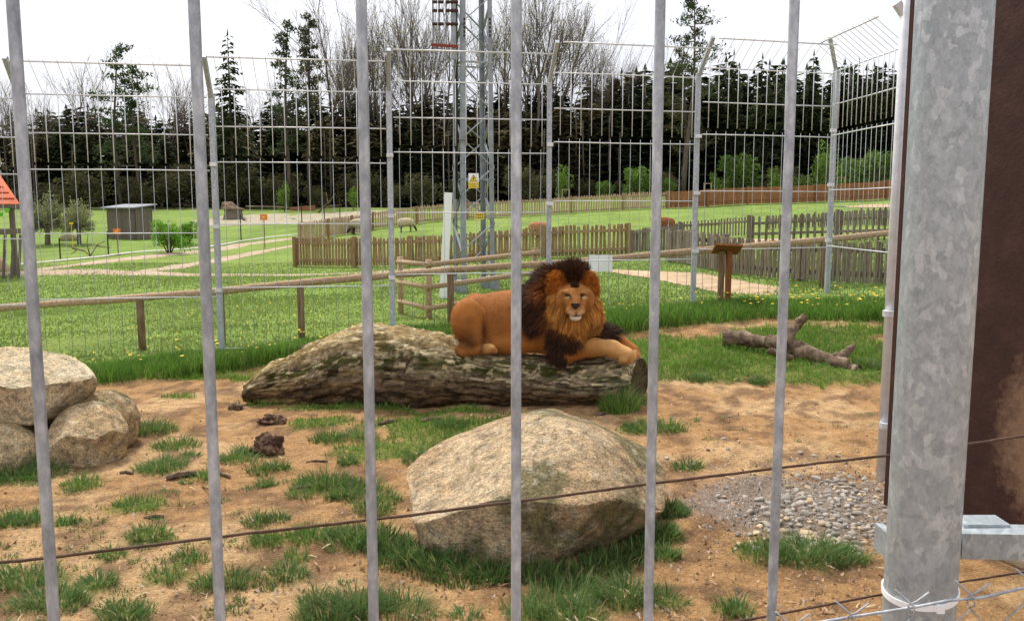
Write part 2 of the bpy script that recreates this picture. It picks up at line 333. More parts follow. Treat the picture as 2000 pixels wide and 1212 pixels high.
mead = np.array((.19, .275, .06)) * (.55 + .9 * n1) ; mead = mead * (1 - sm(.45, .7, n3) * .5) + np.array((.25, .31, .075)) * sm(.45, .7, n3) * .5
encl = soil * (1 - tf[:, None] * .85) + turfc * tf[:, None] * .85
gravel_c = gz(1560, 985); gd = ((gx - gravel_c.x) / .85) ** 2 + ((gy - gravel_c.y) / .62) ** 2
gm = (sm(1.2, .5, gd + (n2[:, 0] - .5) * 1.2))[:, None]
encl = encl * (1 - gm * .8) + np.array((.27, .225, .19)) * (.6 + .8 * n2) * gm * .8
ins = inside[:, None]
gcol = encl * ins + mead * (1 - ins)
far = sm(66, 76, gy)[:, None]; gcol = gcol * (1 - far) + np.array((.06, .055, .03)) * far
nx, ny = len(gxs), len(gys); idx = np.arange(nx * ny).reshape(nx, ny)
gf = np.stack([idx[:-1, :-1], idx[1:, :-1], idx[1:, 1:], idx[:-1, 1:]], -1).reshape(-1, 4)
o = npmesh('ground', np.stack([gx, gy, gzv], 1), gf, M_ground, col=gcol, smooth=True); o['kind'] = 'structure'
def hg(x, y):     # height of the sheet in the enclosure, relief included
    x = np.asarray(x, float); y = np.asarray(y, float)
    ins = sm(-.1, .12, edge_y(x) - y); nr = sm(15, 13, y) * sm(7.5, 7, np.abs(x))
    cl = (fbm(x, y, 5, 2, 4) - .5) * .055 + np.abs(fbm(x, y, 13, 7, 3) - .5) * -.05 + (fbm(x, y, 1.1, 9, 2) - .5) * .08
    return H(x, y) + nr * ins * cl + nr * turf(x, y) * ins * .015 + nr * (1 - ins) * .05
def strip(name, pts, mat, dz=.025, kind='structure', seg=14):
    P = [gz(a, b) for a, b, c in pts]; W = [c for a, b, c in pts]; vs = []
    L = []
    for i in range(len(P) - 1):
        for k in range(seg):
            t = k / seg; L.append((P[i].lerp(P[i + 1], t), W[i] * (1 - t) + W[i + 1] * t))
    L.append((P[-1], W[-1])); fs = []
    for i, (p, wd) in enumerate(L):
        d = (L[min(i + 1, len(L) - 1)][0] - L[max(i - 1, 0)][0]); d.z = 0; d.normalize(); n = Vector((-d.y, d.x, 0))
        for s in (-1, -.33, .33, 1):
            q = p + n * wd * s * (1 + random.uniform(-.05, .05)) + n * (vn(p.x, p.y, .9, s) - .5) * wd * .7; vs.append((q.x, q.y, hz(q.x, q.y) + dz - (.03 if abs(s) == 1 else 0)))
    for i in range(len(L) - 1):
        for k in range(3): fs.append((i * 4 + k, (i + 1) * 4 + k, (i + 1) * 4 + k + 1, i * 4 + k + 1))
    o = npmesh(name, vs, fs, mat, smooth=True); o['kind'] = kind; return o
strip('path', [(-160, 535, .75), (60, 532, .95), (200, 531, .8), (360, 536, .55), (520, 537, .42), (700, 533, .42), (860, 524, .42), (1010, 516, .4)], M_path)
strip('path', [(60, 529, .5), (200, 511, .5), (350, 495, .5), (470, 478, .5), (590, 464, .5)], M_path, .03)
strip('path', [(270, 531, .4), (340, 523, .4), (410, 510, .4), (500, 493, .4), (590, 478, .4)], M_path, .035)
tag(strip('kerb_strip', [(20, 519, .08), (200, 502, .08), (350, 488, .08), (470, 472, .08), (590, 458, .08)], M_kerb, .06), None)
strip('sand_path', [(1200, 530, .15), (1260, 534, .45), (1330, 541, .55), (1400, 553, .5), (1470, 567, .5), (1540, 584, .5), (1600, 600, .4)], M_sand, .04)
strip('sand_path', [(1380, 472, 1.2), (1480, 470, 1.5), (1560, 468, 1.2), (1640, 466, 1.0)], M_sand, .04)
strip('sand_yard', [(380, 438, 2.2), (480, 431, 3.4), (560, 425, 3.6), (680, 419, 3.0), (760, 412, 2.5)], M_hay, .04)
strip('sand_path', [(1640, 404, 1.0), (1720, 402, 1.6), (1800, 401, 1.6)], M_sand, .05)

# ------------------------------------------------------------------ grass
def blades(name, P, Hh, Wd, lean, cols, label, mat=M_grass, cat='grass', la=None):
    n = len(P); az = RNG.random(n) * 6.283; la = RNG.random(n) * 6.283 if la is None else la
    wx = np.stack([np.cos(az), np.sin(az), 0 * az], 1) * (Wd / 2)[:, None]
    ld = np.stack([np.cos(la), np.sin(la), 0 * la], 1) * (lean * Hh)[:, None]
    up = np.zeros((n, 3)); up[:, 2] = Hh * np.sqrt(np.clip(1 - lean ** 2 * .6, .1, 1))
    mid = P + ld * .32 + up * .58
    V = np.stack([P - wx, P + wx, mid - wx * .75, mid + wx * .75, P + ld + up], 1).reshape(-1, 3)
    b = (np.arange(n) * 5)[:, None]
    Fc = np.concatenate([b + [0, 1, 3], b + [0, 3, 2], b + [2, 3, 4]], 0)
    col = np.repeat(cols, 5, 0)
    o = npmesh(name, V, Fc, mat, col=col); tag(o, label, cat, kind='stuff'); return o
def gcolr(n, a, b, dry=.06, dc=(.36, .3, .14)):
    t = RNG.random((n, 1)); c = np.array(a) * (1 - t) + np.array(b) * t
    k = RNG.random(n) < dry; c[k] = np.array(dc) * (.7 + .5 * RNG.random((k.sum(), 1))); return c
G_DARK, G_MID, G_BRI, G_BLUE = (.05, .12, .02), (.11, .215, .028), (.19, .36, .045), (.11, .185, .068)
# tall strip along the fence
n = 46000; x = RNG.uniform(-7, 6.2, n); d = RNG.random(n) ** 1.3 * 1.5; y = edge_y(x) + d - .03
hh = (.04 + .15 * vn(x, y, 1.6, 5) + .09 * RNG.random(n)) * np.clip(1.25 - d * .5, .5, 1.1)
P = np.stack([x, y, hg(x, y) - .01], 1)
blades('grass_strip', P, hh, RNG.uniform(.006, .012, n), RNG.uniform(.1, .7, n), gcolr(n, G_DARK, G_BRI, .05), 'tall dark green grass strip growing along the mesh fence')
# meadow
n = 150000; y = 10.5 + (RNG.random(n) ** 1.15) * 22; x = (RNG.random(n) - .5) * 1.5 * y
k = (y > edge_y(x) + .9) ; x, y = x[k], y[k]; n = len(x)
P = np.stack([x, y, H(x, y) + .03 * (y < 14)], 1); hh = RNG.uniform(.02, .06, n) * (.5 + vn(x, y, .5, 21)); t = vn(x, y, .35, 22)[:, None]
mc = (np.array((.16, .235, .05)) * (1 - t) + np.array((.26, .35, .09)) * t) * RNG.uniform(.85, 1.12, (n, 1))
blades('meadow_grass', P, hh, RNG.uniform(.012, .03, n), RNG.uniform(.1, .8, n), mc, 'short bright green meadow grass beyond the mesh fence')
# turf patches in the enclosure
n = 260000; x = RNG.uniform(-5.5, 5.5, n); y = RNG.uniform(4.5, 13, n); t = turf(x, y)
k = (RNG.random(n) < t * .75) & (y < edge_y(x) + .05); x, y, t = x[k], y[k], t[k]; n = len(x)
hh = (.02 + .05 * RNG.random(n)) * (.5 + vn(x, y, 3, 31)) * (1 + .5 * (y > 9))
br = sm(8, 10, y)[:, None]; c = gcolr(n, G_MID, (.15, .27, .045), .05) * (1 - br) + gcolr(n, G_MID, G_BRI, .04) * br
blades('turf', np.stack([x, y, hg(x, y) - .006], 1), hh, RNG.uniform(.006, .012, n), RNG.uniform(.2, .95, n), c, 'short trampled turf in patches on the enclosure soil')
# single tufts
P = []; hh = []; cc = []; LA = []
def tuft(c, r, n, h=.13, bias=None, col=(G_BLUE, (.14, .25, .06))):
    n = int(n * 3.6); a = RNG.random(n) * 6.283; q = np.sqrt(RNG.random(n)) * r
    LA.append(a + RNG.normal(0, .5, n)); x = c[0] + np.cos(a) * q * 1.1; y = c[1] + np.sin(a) * q * .8
    P.append(np.stack([x, y, hg(x, y) - .01], 1)); hh.append(RNG.uniform(.4, 1.15, n) * h * (1.2 - .75 * q / r)); cc.append(gcolr(n, col[0], col[1], .1))
for px, py, r, n in TUFT:
    p = gz(px, py); tuft(p, r * .75, n, .075 + .33 * min(r, .25))
for _ in range(70):
    p = gz(random.uniform(-60, 780), random.uniform(880, 1230)); tuft(p, random.uniform(.03, .09), random.randint(8, 26), .06)
for _ in range(14):
    p = gz(random.uniform(1250, 1700), random.uniform(800, 900)); tuft(p, random.uniform(.03, .08), random.randint(5, 14), .05)
P = np.concatenate(P); hh = np.concatenate(hh); cc = np.concatenate(cc); LA_ = np.concatenate(LA); LA.clear(); n = len(P)
blades('grass_tufts', P, hh, RNG.uniform(.004, .009, n), RNG.uniform(.35, 1.0, n), cc, 'loose blue-green grass tufts dotted over the bare enclosure soil', la=LA_)
P, hh, cc = [], [], []       # long grass round the boulder
for px, py, r, n in ((760, 1065, .16, 200), (800, 1085, .2, 260), (850, 1100, .18, 220), (905, 1118, .2, 260), (960, 1115, .15, 130), (1030, 1112, .18, 170), (1080, 1120, .18, 150), (1110, 1135, .12, 60), (1150, 1115, .2, 260), (1200, 1095, .2, 240), (1240, 1080, .15, 180), (1265, 1060, .12, 140), (720, 1050, .2, 140), (1305, 1000, .1, 160), (1290, 1045, .1, 110)):
    tuft(gz(px, py), r, n * .5, random.uniform(.1, .16), col=((.045, .1, .025), (.14, .24, .06)))
P = np.concatenate(P); hh = np.concatenate(hh); cc = np.concatenate(cc); LA_ = np.concatenate(LA); LA.clear(); n = len(P)
blades('boulder_grass', P, hh, RNG.uniform(.005, .01, n), RNG.uniform(.2, .9, n), cc, 'long dark green grass fringing the foot of the big boulder', la=LA_)
P, hh, cc = [], [], []
tuft(gz(1210, 806), .16, 150, .28, col=(G_MID, (.2, .34, .08))); tuft(gz(1235, 795), .12, 60, .2)
P = np.concatenate(P); hh = np.concatenate(hh); cc = np.concatenate(cc); LA_ = np.concatenate(LA); LA.clear(); n = len(P)
blades('log_grass', P, hh, RNG.uniform(.006, .01, n), RNG.uniform(.2, .7, n), cc, 'single long grass tuft against the cut end of the log', la=LA_)
# dandelions
mb = MB()
def dandelion(x, y, z, s):
    vs = [(x, y, z + s * .4)] + [(x + math.cos(a * .785) * s, y + math.sin(a * .785) * s, z) for a in range(8)] + [(x, y, z - s * .3)]
    mb.add(vs, [(0, a + 1, (a + 1) % 8 + 1) for a in range(8)] + [(9, (a + 1) % 8 + 1, a + 1) for a in range(8)])
for _ in range(150):
    x = random.choice((random.uniform(-6, -1.5), random.uniform(1, 5.2), random.uniform(3.2, 5.2))); y = float(edge_y(np.array([x]))[0]) + random.uniform(.15, 1.5)
    dandelion(x, y, hz(x, y) + random.uniform(.14, .3), random.uniform(.012, .026))
for _ in range(160):
    y = random.uniform(11, 17); x = random.uniform(-.45, .1) * y; 
    if y > float(edge_y(np.array([x]))[0]) + 1: dandelion(x, y, hz(x, y) + .07, random.uniform(.012, .02))
tag(mb.build('dandelion_flowers', M_flower), 'small yellow dandelions dotted through the grass by the fence', 'flowers', kind='stuff')
# crumbs of soil, straw and chips on the enclosure floor
n = 9000; py = RNG.uniform(720, 1215, n); px = RNG.uniform(-40, 1760, n); V = []; Fc = []; cl = []
n = 0
for a, b in zip(px, py):
    if random.random() > (b - 640) / 700 + .1: continue
    p = gz(a, b); z = float(hg(p.x, p.y))
    if random.random() < .05:   # straw / chip
        an = random.random() * 3.14; l = random.uniform(.01, .045); wd = random.uniform(.002, .006); c = random.choice(((.5, .4, .25), (.4, .28, .17), (.24, .15, .09)))
        dx, dy = math.cos(an) * l, math.sin(an) * l
        q = [(p.x - dx - dy / l * wd, p.y - dy + dx / l * wd, z + .004), (p.x - dx + dy / l * wd, p.y - dy - dx / l * wd, z + .004), (p.x + dx, p.y + dy, z + .012), (p.x, p.y, z + .016)]
    else:
        s = random.uniform(.006, .022); c = random.choice(((.36, .2, .1), (.25, .15, .085), (.42, .28, .16), (.3, .24, .2)))
        q = [(p.x + random.uniform(-s, s), p.y + random.uniform(-s, s), z - .004) for _ in range(3)] + [(p.x, p.y, z + s * .8)]
    b0 = len(V); V += q; Fc += [(b0, b0 + 1, b0 + 3), (b0 + 1, b0 + 2, b0 + 3), (b0 + 2, b0, b0 + 3)]; cl += [c] * 4
M_crumb = pm('soil_crumbs', V1, 40, 3, .95, attr=True, spec=.1)
tag(npmesh('soil_crumbs', V, Fc, M_crumb, col=np.array(cl)), 'crumbs of soil, straw and bark strewn over the bare ground', 'litter', kind='stuff')
# ------------------------------------------------------------------ mesh fence round the enclosure
LV = [0, .8, 1.63, 2.43, 2.88, 3.35]
FP = []                                                  # posts: position, foot height
for px, Y in ((-330, 10.6), (70, 11.0), (431, 11.4), (767, 11.75), (1071, 12.1), (1352, 12.6), (1612, 13.2)):
    p = at(px, 640, Y); FP.append(Vector((p.x, p.y, hz(p.x, p.y))))
pe = at(1762, 600, 10.9); FP.append(Vector((pe.x, pe.y, hz(pe.x, pe.y))))
def inward(i):
    d = Vector((0, 0, 0))
    for a, b in ((i - 1, i), (i, i + 1)):
        if 0 <= a and b < len(FP): e = (FP[b] - FP[a]); e.z = 0; e.normalize(); d += Vector((e.y, -e.x, 0))
    return d.normalized()
PL = ['first mesh fence post, cut by the left picture edge', 'mesh fence post behind the leftmost foreground bar', 'square mesh fence post with upright arm, third from the left', 'square mesh fence post left of the lattice pylon',
      'square mesh fence post just above the lion', 'square mesh fence post left of the wooden information stand', 'corner mesh fence post where the fence turns towards the camera', 'far side post hidden by the brown door']
ARM = []
for i, p in enumerate(FP):
    o = inward(i); top = p + Vector((0, 0, 3.36)); tip = top + o * .42 + Vector((0, 0, .42)); ARM.append((top, tip))
    if i in (0, 7): continue
    t = thing('fence_post', PL[i], 'fence post', tuple(p), 'posts of the mesh fence')
    m = MB(); m.beam(p - Vector((0, 0, .15)), top, .068, .068, (0, 1, 0)); m.build('post', M_galv, t)
    m = MB(); m.beam(top - Vector((0, 0, .04)), tip, .06, .05, (1, 0, 0)); m.build('arm', M_galv, t)
    for z in LV[1:4]: m = MB(); m.box(p + o * .045 + Vector((0, 0, z + .05)), (.085, .05, .05)); m.build('clamp', M_mesh, t)
PN = ['mesh fence panel cut by the left picture edge', 'mesh fence panel in front of the grey shed', 'mesh fence panel between the second and third foreground bars', 'mesh fence panel in front of the lattice pylon',
      'mesh fence panel right behind the lion', 'mesh fence panel in front of the wooden information stand', 'narrow side panel of the mesh fence beside the brown door']
for i in range(len(FP) - 1):
    a, b = FP[i].copy(), FP[i + 1].copy(); zb = (a.z + b.z) / 2 + .01
    d = (b - a); d.z = 0; Ln = d.length; d.normalize(); o = Vector((d.y, -d.x, 0)); a += d * .05; Ln -= .1
    t = thing('mesh_fence_panel', PN[i], 'fence panel', (a.x, a.y, zb), 'wire mesh panels of the enclosure fence')
    off = o * .05
    for k, z in enumerate(LV):
        m = MB(); q = Vector((a.x, a.y, zb + z)) + off; m.tube([q, q + d * Ln * .5 + Vector((0, 0, random.uniform(-.006, .006))), q + d * Ln], .0092 if k > 2 else .0075, 6); m.build('rail', M_mesh, t, smooth=True)
    kink = Vector((a.x, a.y, zb + LV[-1])) + off; tip = kink + o * .42 + Vector((0, 0, .33))
    m = MB(); m.tube([tip + d * (.4 if i == 6 else 0), tip + d * (Ln - (.3 if i == 5 else 0))], .0105, 6); m.build('overhang_rail', M_mesh, t, smooth=True)
    nw = max(5, int(Ln / .146)); wires = {}
    for kind, zz0, zz1 in (('lower_wire', -.02, 2.48), ('upper_wire', 2.52, 3.39)):
        me = None
        for k in range(nw):
            s = (k + .5) / nw * Ln + (.0 if kind == 'lower_wire' else .012)
            q = Vector((a.x, a.y, zb)) + d * s + off * (.75 if kind == 'lower_wire' else 1.25)
            if me is None:
                m = MB(); m.tube([q + Vector((0, 0, zz0)), q + Vector((0, 0, zz1))], .0036 if kind == 'lower_wire' else .006, 5)
                w0 = m.build(kind, M_meshlow if kind == 'lower_wire' else M_mesh, t, smooth=True); me = w0.data; q0 = q
            else:
                w1 = w0.copy(); C.objects.link(w1); w1.location = q - q0; w1.rotation_euler = (random.uniform(-.001, .001), random.uniform(-.001, .001), 0)
    me = None
    for k in range(nw):
        if (i == 6 and k < 2) or (i == 5 and k > nw - 3): continue
        q = kink + d * ((k + .5) / nw * Ln)
        if me is None:
            m = MB(); m.tube([q, q + (tip - kink) * 1.06], .0036, 4); w0 = m.build('overhang_wire', M_mesh, t); me = w0.data; q0 = q
        else:
            w1 = w0.copy(); C.objects.link(w1); w1.location = q - q0
# ------------------------------------------------------------------ pole barrier behind the fence
rp = [(-130, 612, 11.4), (0, 601, 11.6), (273, 581, 11.75), (434, 568, 11.95), (587, 552, 12.1), (880, 527, 12.6), (1150, 509, 13.0), (1420, 484, 13.6), (1600, 469, 14.1), (1760, 453, 14.6)]
RP = [at(*q) for q in rp]
t = thing('pole_barrier', 'long peeled pole rail on short posts running behind the mesh fence', 'barrier', (RP[2].x, RP[2].y, hz(RP[2].x, RP[2].y)))
for a, b in ((0, 3), (3, 5), (5, 7), (7, 9)):
    pts = [RP[k] for k in range(a, b + 1)]; m = MB(); L = []
    for k in range(len(pts) - 1): L += [pts[k].lerp(pts[k + 1], s / 8) for s in range(8)]
    L.append(pts[-1]); L = [p + Vector((0, 0, random.uniform(-.004, .004))) for p in L]
    m.tube(L, [.052 * random.uniform(.93, 1.07) for _ in L], 10, jit=.03); m.build('rail', M_pole, t, smooth=True)
for px, Y, wd in ((273, 11.75, .1), (587, 12.1, .1), (880, 12.6, .1), (434, 11.98, .055), (1150, 13.0, .1), (1605, 14.1, .11)):
    p = at(px, 580, Y); zt = np.interp(px, [q[0] for q in rp], [q.z for q in RP]) - .03; m = MB()
    m.tube([(p.x, p.y, hz(p.x, p.y) - .2), (p.x, p.y, (zt + hz(p.x, p.y)) / 2), (p.x, p.y, zt)], wd / 2, 10, jit=.04); m.build('post', M_post, t, smooth=True)
# log pen round the pylon
def gp(px, py): return gz(px, py)
A, B, D = gp(783, 612), gp(838, 628), gp(1045, 592)
t = thing('log_pen', 'low pen of three stacked pole rails round the pylon foot', 'pen', tuple(B))
for q in (A, B, D):
    m = MB(); m.tube([q - Vector((0, 0, .1)), q + Vector((0, 0, .98))], .05, 10, jit=.04); m.build('post', M_pole, t, smooth=True)
for z in (.22, .55, .9):
    m = MB(); e = (A - B).normalized(); m.tube([B + Vector((0, -.06, z)), A + e * .1 + Vector((0, -.06, z))], .04, 8, jit=.04); m.build('rail', M_pole, t, smooth=True)
    m = MB(); e = (D - B).normalized(); m.tube([B - e * .06 + Vector((0, -.06, z)), D + e * .1 + Vector((0, -.06, z))], .042, 8, jit=.04); m.build('rail', M_pole, t, smooth=True)
# ------------------------------------------------------------------ lattice pylon
pc = at(902, 575, 17.6); bx, by = pc.x, pc.y; bz = hz(bx, by)
t = thing('lattice_pylon', 'grey steel lattice pylon with brown insulators rising behind the lion', 'pylon', (bx, by, bz))
HT = 9.5
def corner(k, z):
    s = .7 - .1 * min(z / HT, 1) * 1.2; e1 = Vector((.95, .31, 0)) * s; e2 = Vector((-.31, .95, 0)) * s
    cen = Vector((bx, by, bz)) + (Vector((.95, .31, 0)) + Vector((-.31, .95, 0))) * .35
    return cen + e1 * (-.5, .5, .5, -.5)[k] + e2 * (-.5, -.5, .5, .5)[k] + Vector((0, 0, z))
for k in range(4):
    m = MB(); a, b = corner(k, -.1), corner(k, HT); d1 = (corner((k + 1) % 4, 1) - corner(k, 1)).normalized(); d2 = (corner((k - 1) % 4, 1) - corner(k, 1)).normalized()
    m.beam(a + d1 * .045, b + d1 * .045, .012, .09, d1); m.beam(a + d2 * .045, b + d2 * .045, .012, .09, d2)
    m.build('leg', M_zinc, t)
    m = MB(); m.box(corner(k, .08), (.2, .2, .4)); m.build('footing', M_zinc, t)
for k in range(4):
    j = (k + 1) % 4; z = .3; fl = k % 2
    while z < HT - .6:
        m = MB(); a, b = corner(k if fl else j, z), corner(j if fl else k, z + .56); m.beam(a, b, .045, .02, (0, 0, 1)); m.build('brace', M_zinc, t); z += .56; fl = 1 - fl
for z in (2.3, 4.6, 6.7):
    for k in range(4):
        m = MB(); m.beam(corner(k, z), corner((k + 1) % 4, z), .05, .03); m.build('cross_bar', M_zinc, t)
m = MB(); m.box(corner(0, 3.15) + Vector((.02, -.04, 0)), (.13, .05, .16)); m.build('bracket', M_zinc, t)
# cable riser and insulator strings on the left side
pl = at(889, 200, 17.5)
m = MB(); m.tube([(pl.x - .02, pl.y + .3, bz + 1.9), (pl.x, pl.y + .3, bz + 3.4), (pl.x + .02, pl.y + .32, bz + 9)], .035, 8); m.build('cable', M_black, t, smooth=True)
for px in (846, 858, 872, 886):
    q = at(px, 60, 17.5); m = MB(); m.tube([(q.x, q.y, q.z - (.55 if px > 860 else .15)), (q.x, q.y, q.z + 1.6)], .016 if px < 880 else .05, 6); m.build('hanger', M_zinc, t)
for py in (4, 21, 47):
    for px, wd in ((849, .05), (861, .055), (883, .12)):
        q = at(px, py, 17.46); m = MB(); L = []
        for s in range(7): x = -wd + s * wd / 3; L.append((q.x + x, q.y, q.z))
        m.tube(L, [.025, .042, .024, .044, .024, .042, .025], 8); m.build('insulator', M_insul, t, smooth=True)
q = at(868, 91, 17.4); m = MB(); m.beam(q - Vector((.26, 0, -.03)), q + Vector((.27, 0, 0)), .045, .05); m.build('red_bar', M_red, t)
for px in (907, 957):
    for s in range(5):
        q = at(px, 38 + s * 8, 17.35 if px < 930 else 17.6); m = MB(); m.box(q, (.04, .03, .05)); m.build('insulator', M_insul, t)
# warning signs on the pylon
def plate(name, label, cat, px, py, Y, w_, h_, mat):
    q = at(px, py, Y); t = thing(name, label, cat, tuple(q)); m = MB(); m.box(q, (w_, .006, h_)); return m.build('plate', mat, t), q
t, q = plate('warning_sign', 'white and yellow high voltage warning sign on the pylon', 'sign', 925, 353, 17.3, .2, .29, M_white)
m = MB(); m.box(q + Vector((0, -.006, -.085)), (.198, .006, .118)); m.build('yellow_band', M_yellow, t)
def tri(m, c, s, y): m.add([c + Vector((-s, y, -s * .8)), c + Vector((s, y, -s * .8)), c + Vector((0, y, s * .9))], [(0, 1, 2)])
m = MB(); tri(m, q + Vector((0, 0, .05)), .082, -.0075); m.build('triangle_edge', M_black, t)
m = MB(); tri(m, q + Vector((0, 0, .049)), .066, -.0105); m.build('yellow_triangle', M_yellow, t)
m = MB(); z = q + Vector((0, -.0135, .045)); m.add([z + Vector(v) for v in ((.012, 0, .045), (-.022, 0, -.004), (-.002, 0, -.002), (-.014, 0, -.05), (.022, 0, .008), (.002, 0, .006))], [(0, 1, 2, 5), (2, 3, 4, 5)]); m.build('lightning_bolt', M_black, t)
m = MB()
for r_ in (0, 1, 2):
    for c_ in range(4): m.box(q + Vector((-.06 + c_ * .04, -.0105, -.06 - r_ * .027)), (.028, .003, .008))
m.build('lettering', M_black, t)
t, q = plate('number_plate', 'small yellow plate low on the pylon', 'sign', 936, 422, 17.35, .19, .13, M_yellow)
m = MB()
for r_ in (0, 1):
    for c_ in range(4): m.box(q + Vector((-.06 + c_ * .04, -.006, .025 - r_ * .05)), (.026, .003, .022))
m.build('lettering', M_black, t)
a = at(866, 608, 16.9); b = at(876, 376, 16.9); a.z = hz(a.x, a.y)
m = MB(); m.beam(a, b, .15, .09, (0, 1, 0)); tag(m.build('cable_cover', M_white, org=tuple(a)), 'tall white cable cover standing left of the pylon legs', 'cable cover')
# white sheet tied to the pole barrier
q = at(1173, 514, 12.85); t = thing('white_sheet', 'blank white sheet hanging on the pole rail behind the lion', 'sign', (q.x, q.y, q.z))
vs = []; 
for i in range(7):
    for j in range(7): vs.append((q.x - .178 + i * .059, q.y + .012 * math.sin(i * 1.1 + j * .4), q.z + .125 - j * .0415 + .004 * math.sin(i * 2)))
npmesh('sheet', vs, [(i * 7 + j, i * 7 + j + 1, (i + 1) * 7 + j + 1, (i + 1) * 7 + j) for i in range(6) for j in range(6)], M_white, t, smooth=True)
# information stand
q = gz(1414, 603); t = thing('information_stand', 'wooden information stand with tilted board top beside the sandy path', 'information stand', tuple(q))
for dx, dy, mt in ((-.055, 0, M_post), (.06, .05, M_stand)):
    m = MB(); m.box((q.x + dx, q.y + dy, q.z + .38), (.07, .09, .9)); m.build('post', mt, t)
m = MB(); M_ = Matrix.Rotation(R(-24), 3, 'X') @ Matrix.Rotation(R(3), 3, 'Y'); m.box((q.x + .01, q.y - .02, q.z + .86), (.38, .34, .03), M_); m.build('board', M_stand, t)
# ------------------------------------------------------------------ board and picket fences
def picket_fence(name, label, base, hpx, mat, group=None, pw=.085, gap=.075, rails=(.25, .75), postmat=None, pevery=2.4, jit=.03, back=False, pt=.02, hand=0):
    P = [gz(*q) for q in base]; Y = [p.y for p in P]
    Hs = [h * (p.y * CP + (1.9 - p.z) * SP) / F for h, p in zip(hpx, P)]
    t = thing(name, label, 'fence', tuple(P[0]), group)
    seg = []; acc = 0
    for i in range(len(P) - 1):
        d = P[i + 1] - P[i]; d.z = 0; seg.append((acc, d.length)); acc += d.length
    def pos(s):
        for i, (a, l) in enumerate(seg):
            if s <= a + l or i == len(seg) - 1:
                u = (s - a) / l; p = P[i].lerp(P[i + 1], u); d = P[i + 1] - P[i]; d.z = 0; d.normalize(); h = Hs[i] * (1 - u) + Hs[i + 1] * u
                p.z = hz(p.x, p.y); return p, d, h
    # one shared slat mesh, unit height
    m = MB(); vs = []
    for y in (-pt / 2, pt / 2):
        vs += [Vector((-pw / 2, y, 0)), Vector((pw / 2, y, 0)), Vector((pw / 2, y, .96)), Vector((0, y, 1)), Vector((-pw / 2, y, .96))]
    m.add(vs, [(0, 1, 2, 3, 4), (9, 8, 7, 6, 5), (0, 5, 6, 1), (1, 6, 7, 2), (2, 7, 8, 3), (3, 8, 9, 4), (4, 9, 5, 0)])
    me = bpy.data.meshes.new(name + '_slat'); me.from_pydata([tuple(v) for v in m.v], [], m.f); me.materials.append(mat)
    n = int(acc / (pw + gap))
    if n > 295: k = n / 295; n = 295
    for i in range(n):
        p, d, h = pos((i + .5) / n * acc); o = bpy.data.objects.new('picket', me); C.objects.link(o); o.parent = t
        wsc = acc / n / (pw + gap)
        o.location = p - P[0] + Vector((0, 0, .04)); o.rotation_euler = (random.uniform(-jit, jit), random.uniform(-jit, jit), math.atan2(d.y, d.x)); o.scale = (wsc * random.uniform(.9, 1.08), 1, h * random.uniform(1 - jit, 1 + jit) - .04)
    bo = 1 if back else -1
    for rf in rails:
        for i in range(len(seg)):
            a, l = seg[i]; k = max(1, int(l / 2.6))
            for j in range(k):
                p, d, h = pos(a + l * j / k + .001); p2, d2, h2 = pos(a + l * (j + 1) / k - .001); off = Vector((d.y, -d.x, 0)) * .045 * -bo
                m = MB(); m.beam(p + off + Vector((0, 0, h * rf)), p2 + off + Vector((0, 0, h2 * rf)), .045, .085, (0, 0, 1)); m.build('rail', mat, t)
    k = max(1, round(acc / pevery))
    for i in range(k + 1):
        p, d, h = pos(acc * i / k); off = Vector((d.y, -d.x, 0)) * .1 * -bo
        m = MB(); m.box(p + off + Vector((0, 0, h * .5)), (.11, .11, h * 1.06), Matrix.Rotation(math.atan2(d.y, d.x), 3, 'Z')); m.build('post', postmat or mat, t)
    return t
picket_fence('picket_fence', 'brown picket fence of upright slats closing the front of the sheep pasture', [(580, 520), (709, 521), (860, 516), (962, 507), (1100, 503), (1227, 499)], [56, 58, 57, 56, 62, 62], M_picket, gap=.036, pw=.085, rails=(.22, .8))
picket_fence('slat_fence', 'pale slatted fence with post and rails along the back of the sheep pasture', [(582, 478), (643, 463), (730, 447), (830, 434), (955, 425), (1079, 418), (1190, 412), (1302, 407)], [42, 36, 34, 33, 33, 32, 32, 33], M_picket2, gap=.055, pw=.1, rails=(.12, .86), postmat=M_picket, pevery=3.4, back=False)
picket_fence('board_fence', 'closed reddish brown board fence before the spruces on the right', [(1304, 407), (1400, 402), (1500, 398), (1600, 394), (1700, 391), (1775, 388)], [33, 33, 33, 34, 35, 36], M_brownf, gap=.012, pw=.14, rails=(.3,), pevery=3.2, back=False, pt=.025, jit=.012)
picket_fence('weathered_fence', 'tall weathered grey board fence behind the information stand', [(1300, 512), (1365, 524), (1430, 537), (1500, 545), (1600, 552), (1770, 562)], [62, 70, 74, 76, 80, 90], M_greyw, gap=.03, pw=.075, rails=(.25, .8), back=True, jit=.035)
picket_fence('grey_picket_fence', 'low grey picket fence end next to the brown pickets', [(1229, 494), (1275, 492), (1330, 492)], [44, 50, 56], M_greyw, gap=.02, pw=.07, rails=(.86,), back=False, jit=.03)
picket_fence('sagging_fence', 'thin sagging grey picket fence with a top rail behind the bare yard', [(1325, 466), (1400, 464), (1462, 462)], [33, 36, 40], M_greyw, gap=.07, pw=.06, rails=(.75,), jit=.03)
picket_fence('yard_fence', 'grey fence of wide spaced pales and pole rails right of the bare yard', [(1463, 476), (1540, 475), (1610, 474), (1780, 473)], [54, 58, 61, 72], M_greyw, gap=.13, pw=.08, rails=(.35, .72), jit=.03, pevery=3.0)
picket_fence('distant_picket_fence', 'far row of grey pales behind the yard fence', [(1500, 448), (1600, 445), (1780, 440)], [26, 28, 34], M_greyw, gap=.06, pw=.07, rails=(.7,), jit=.03)
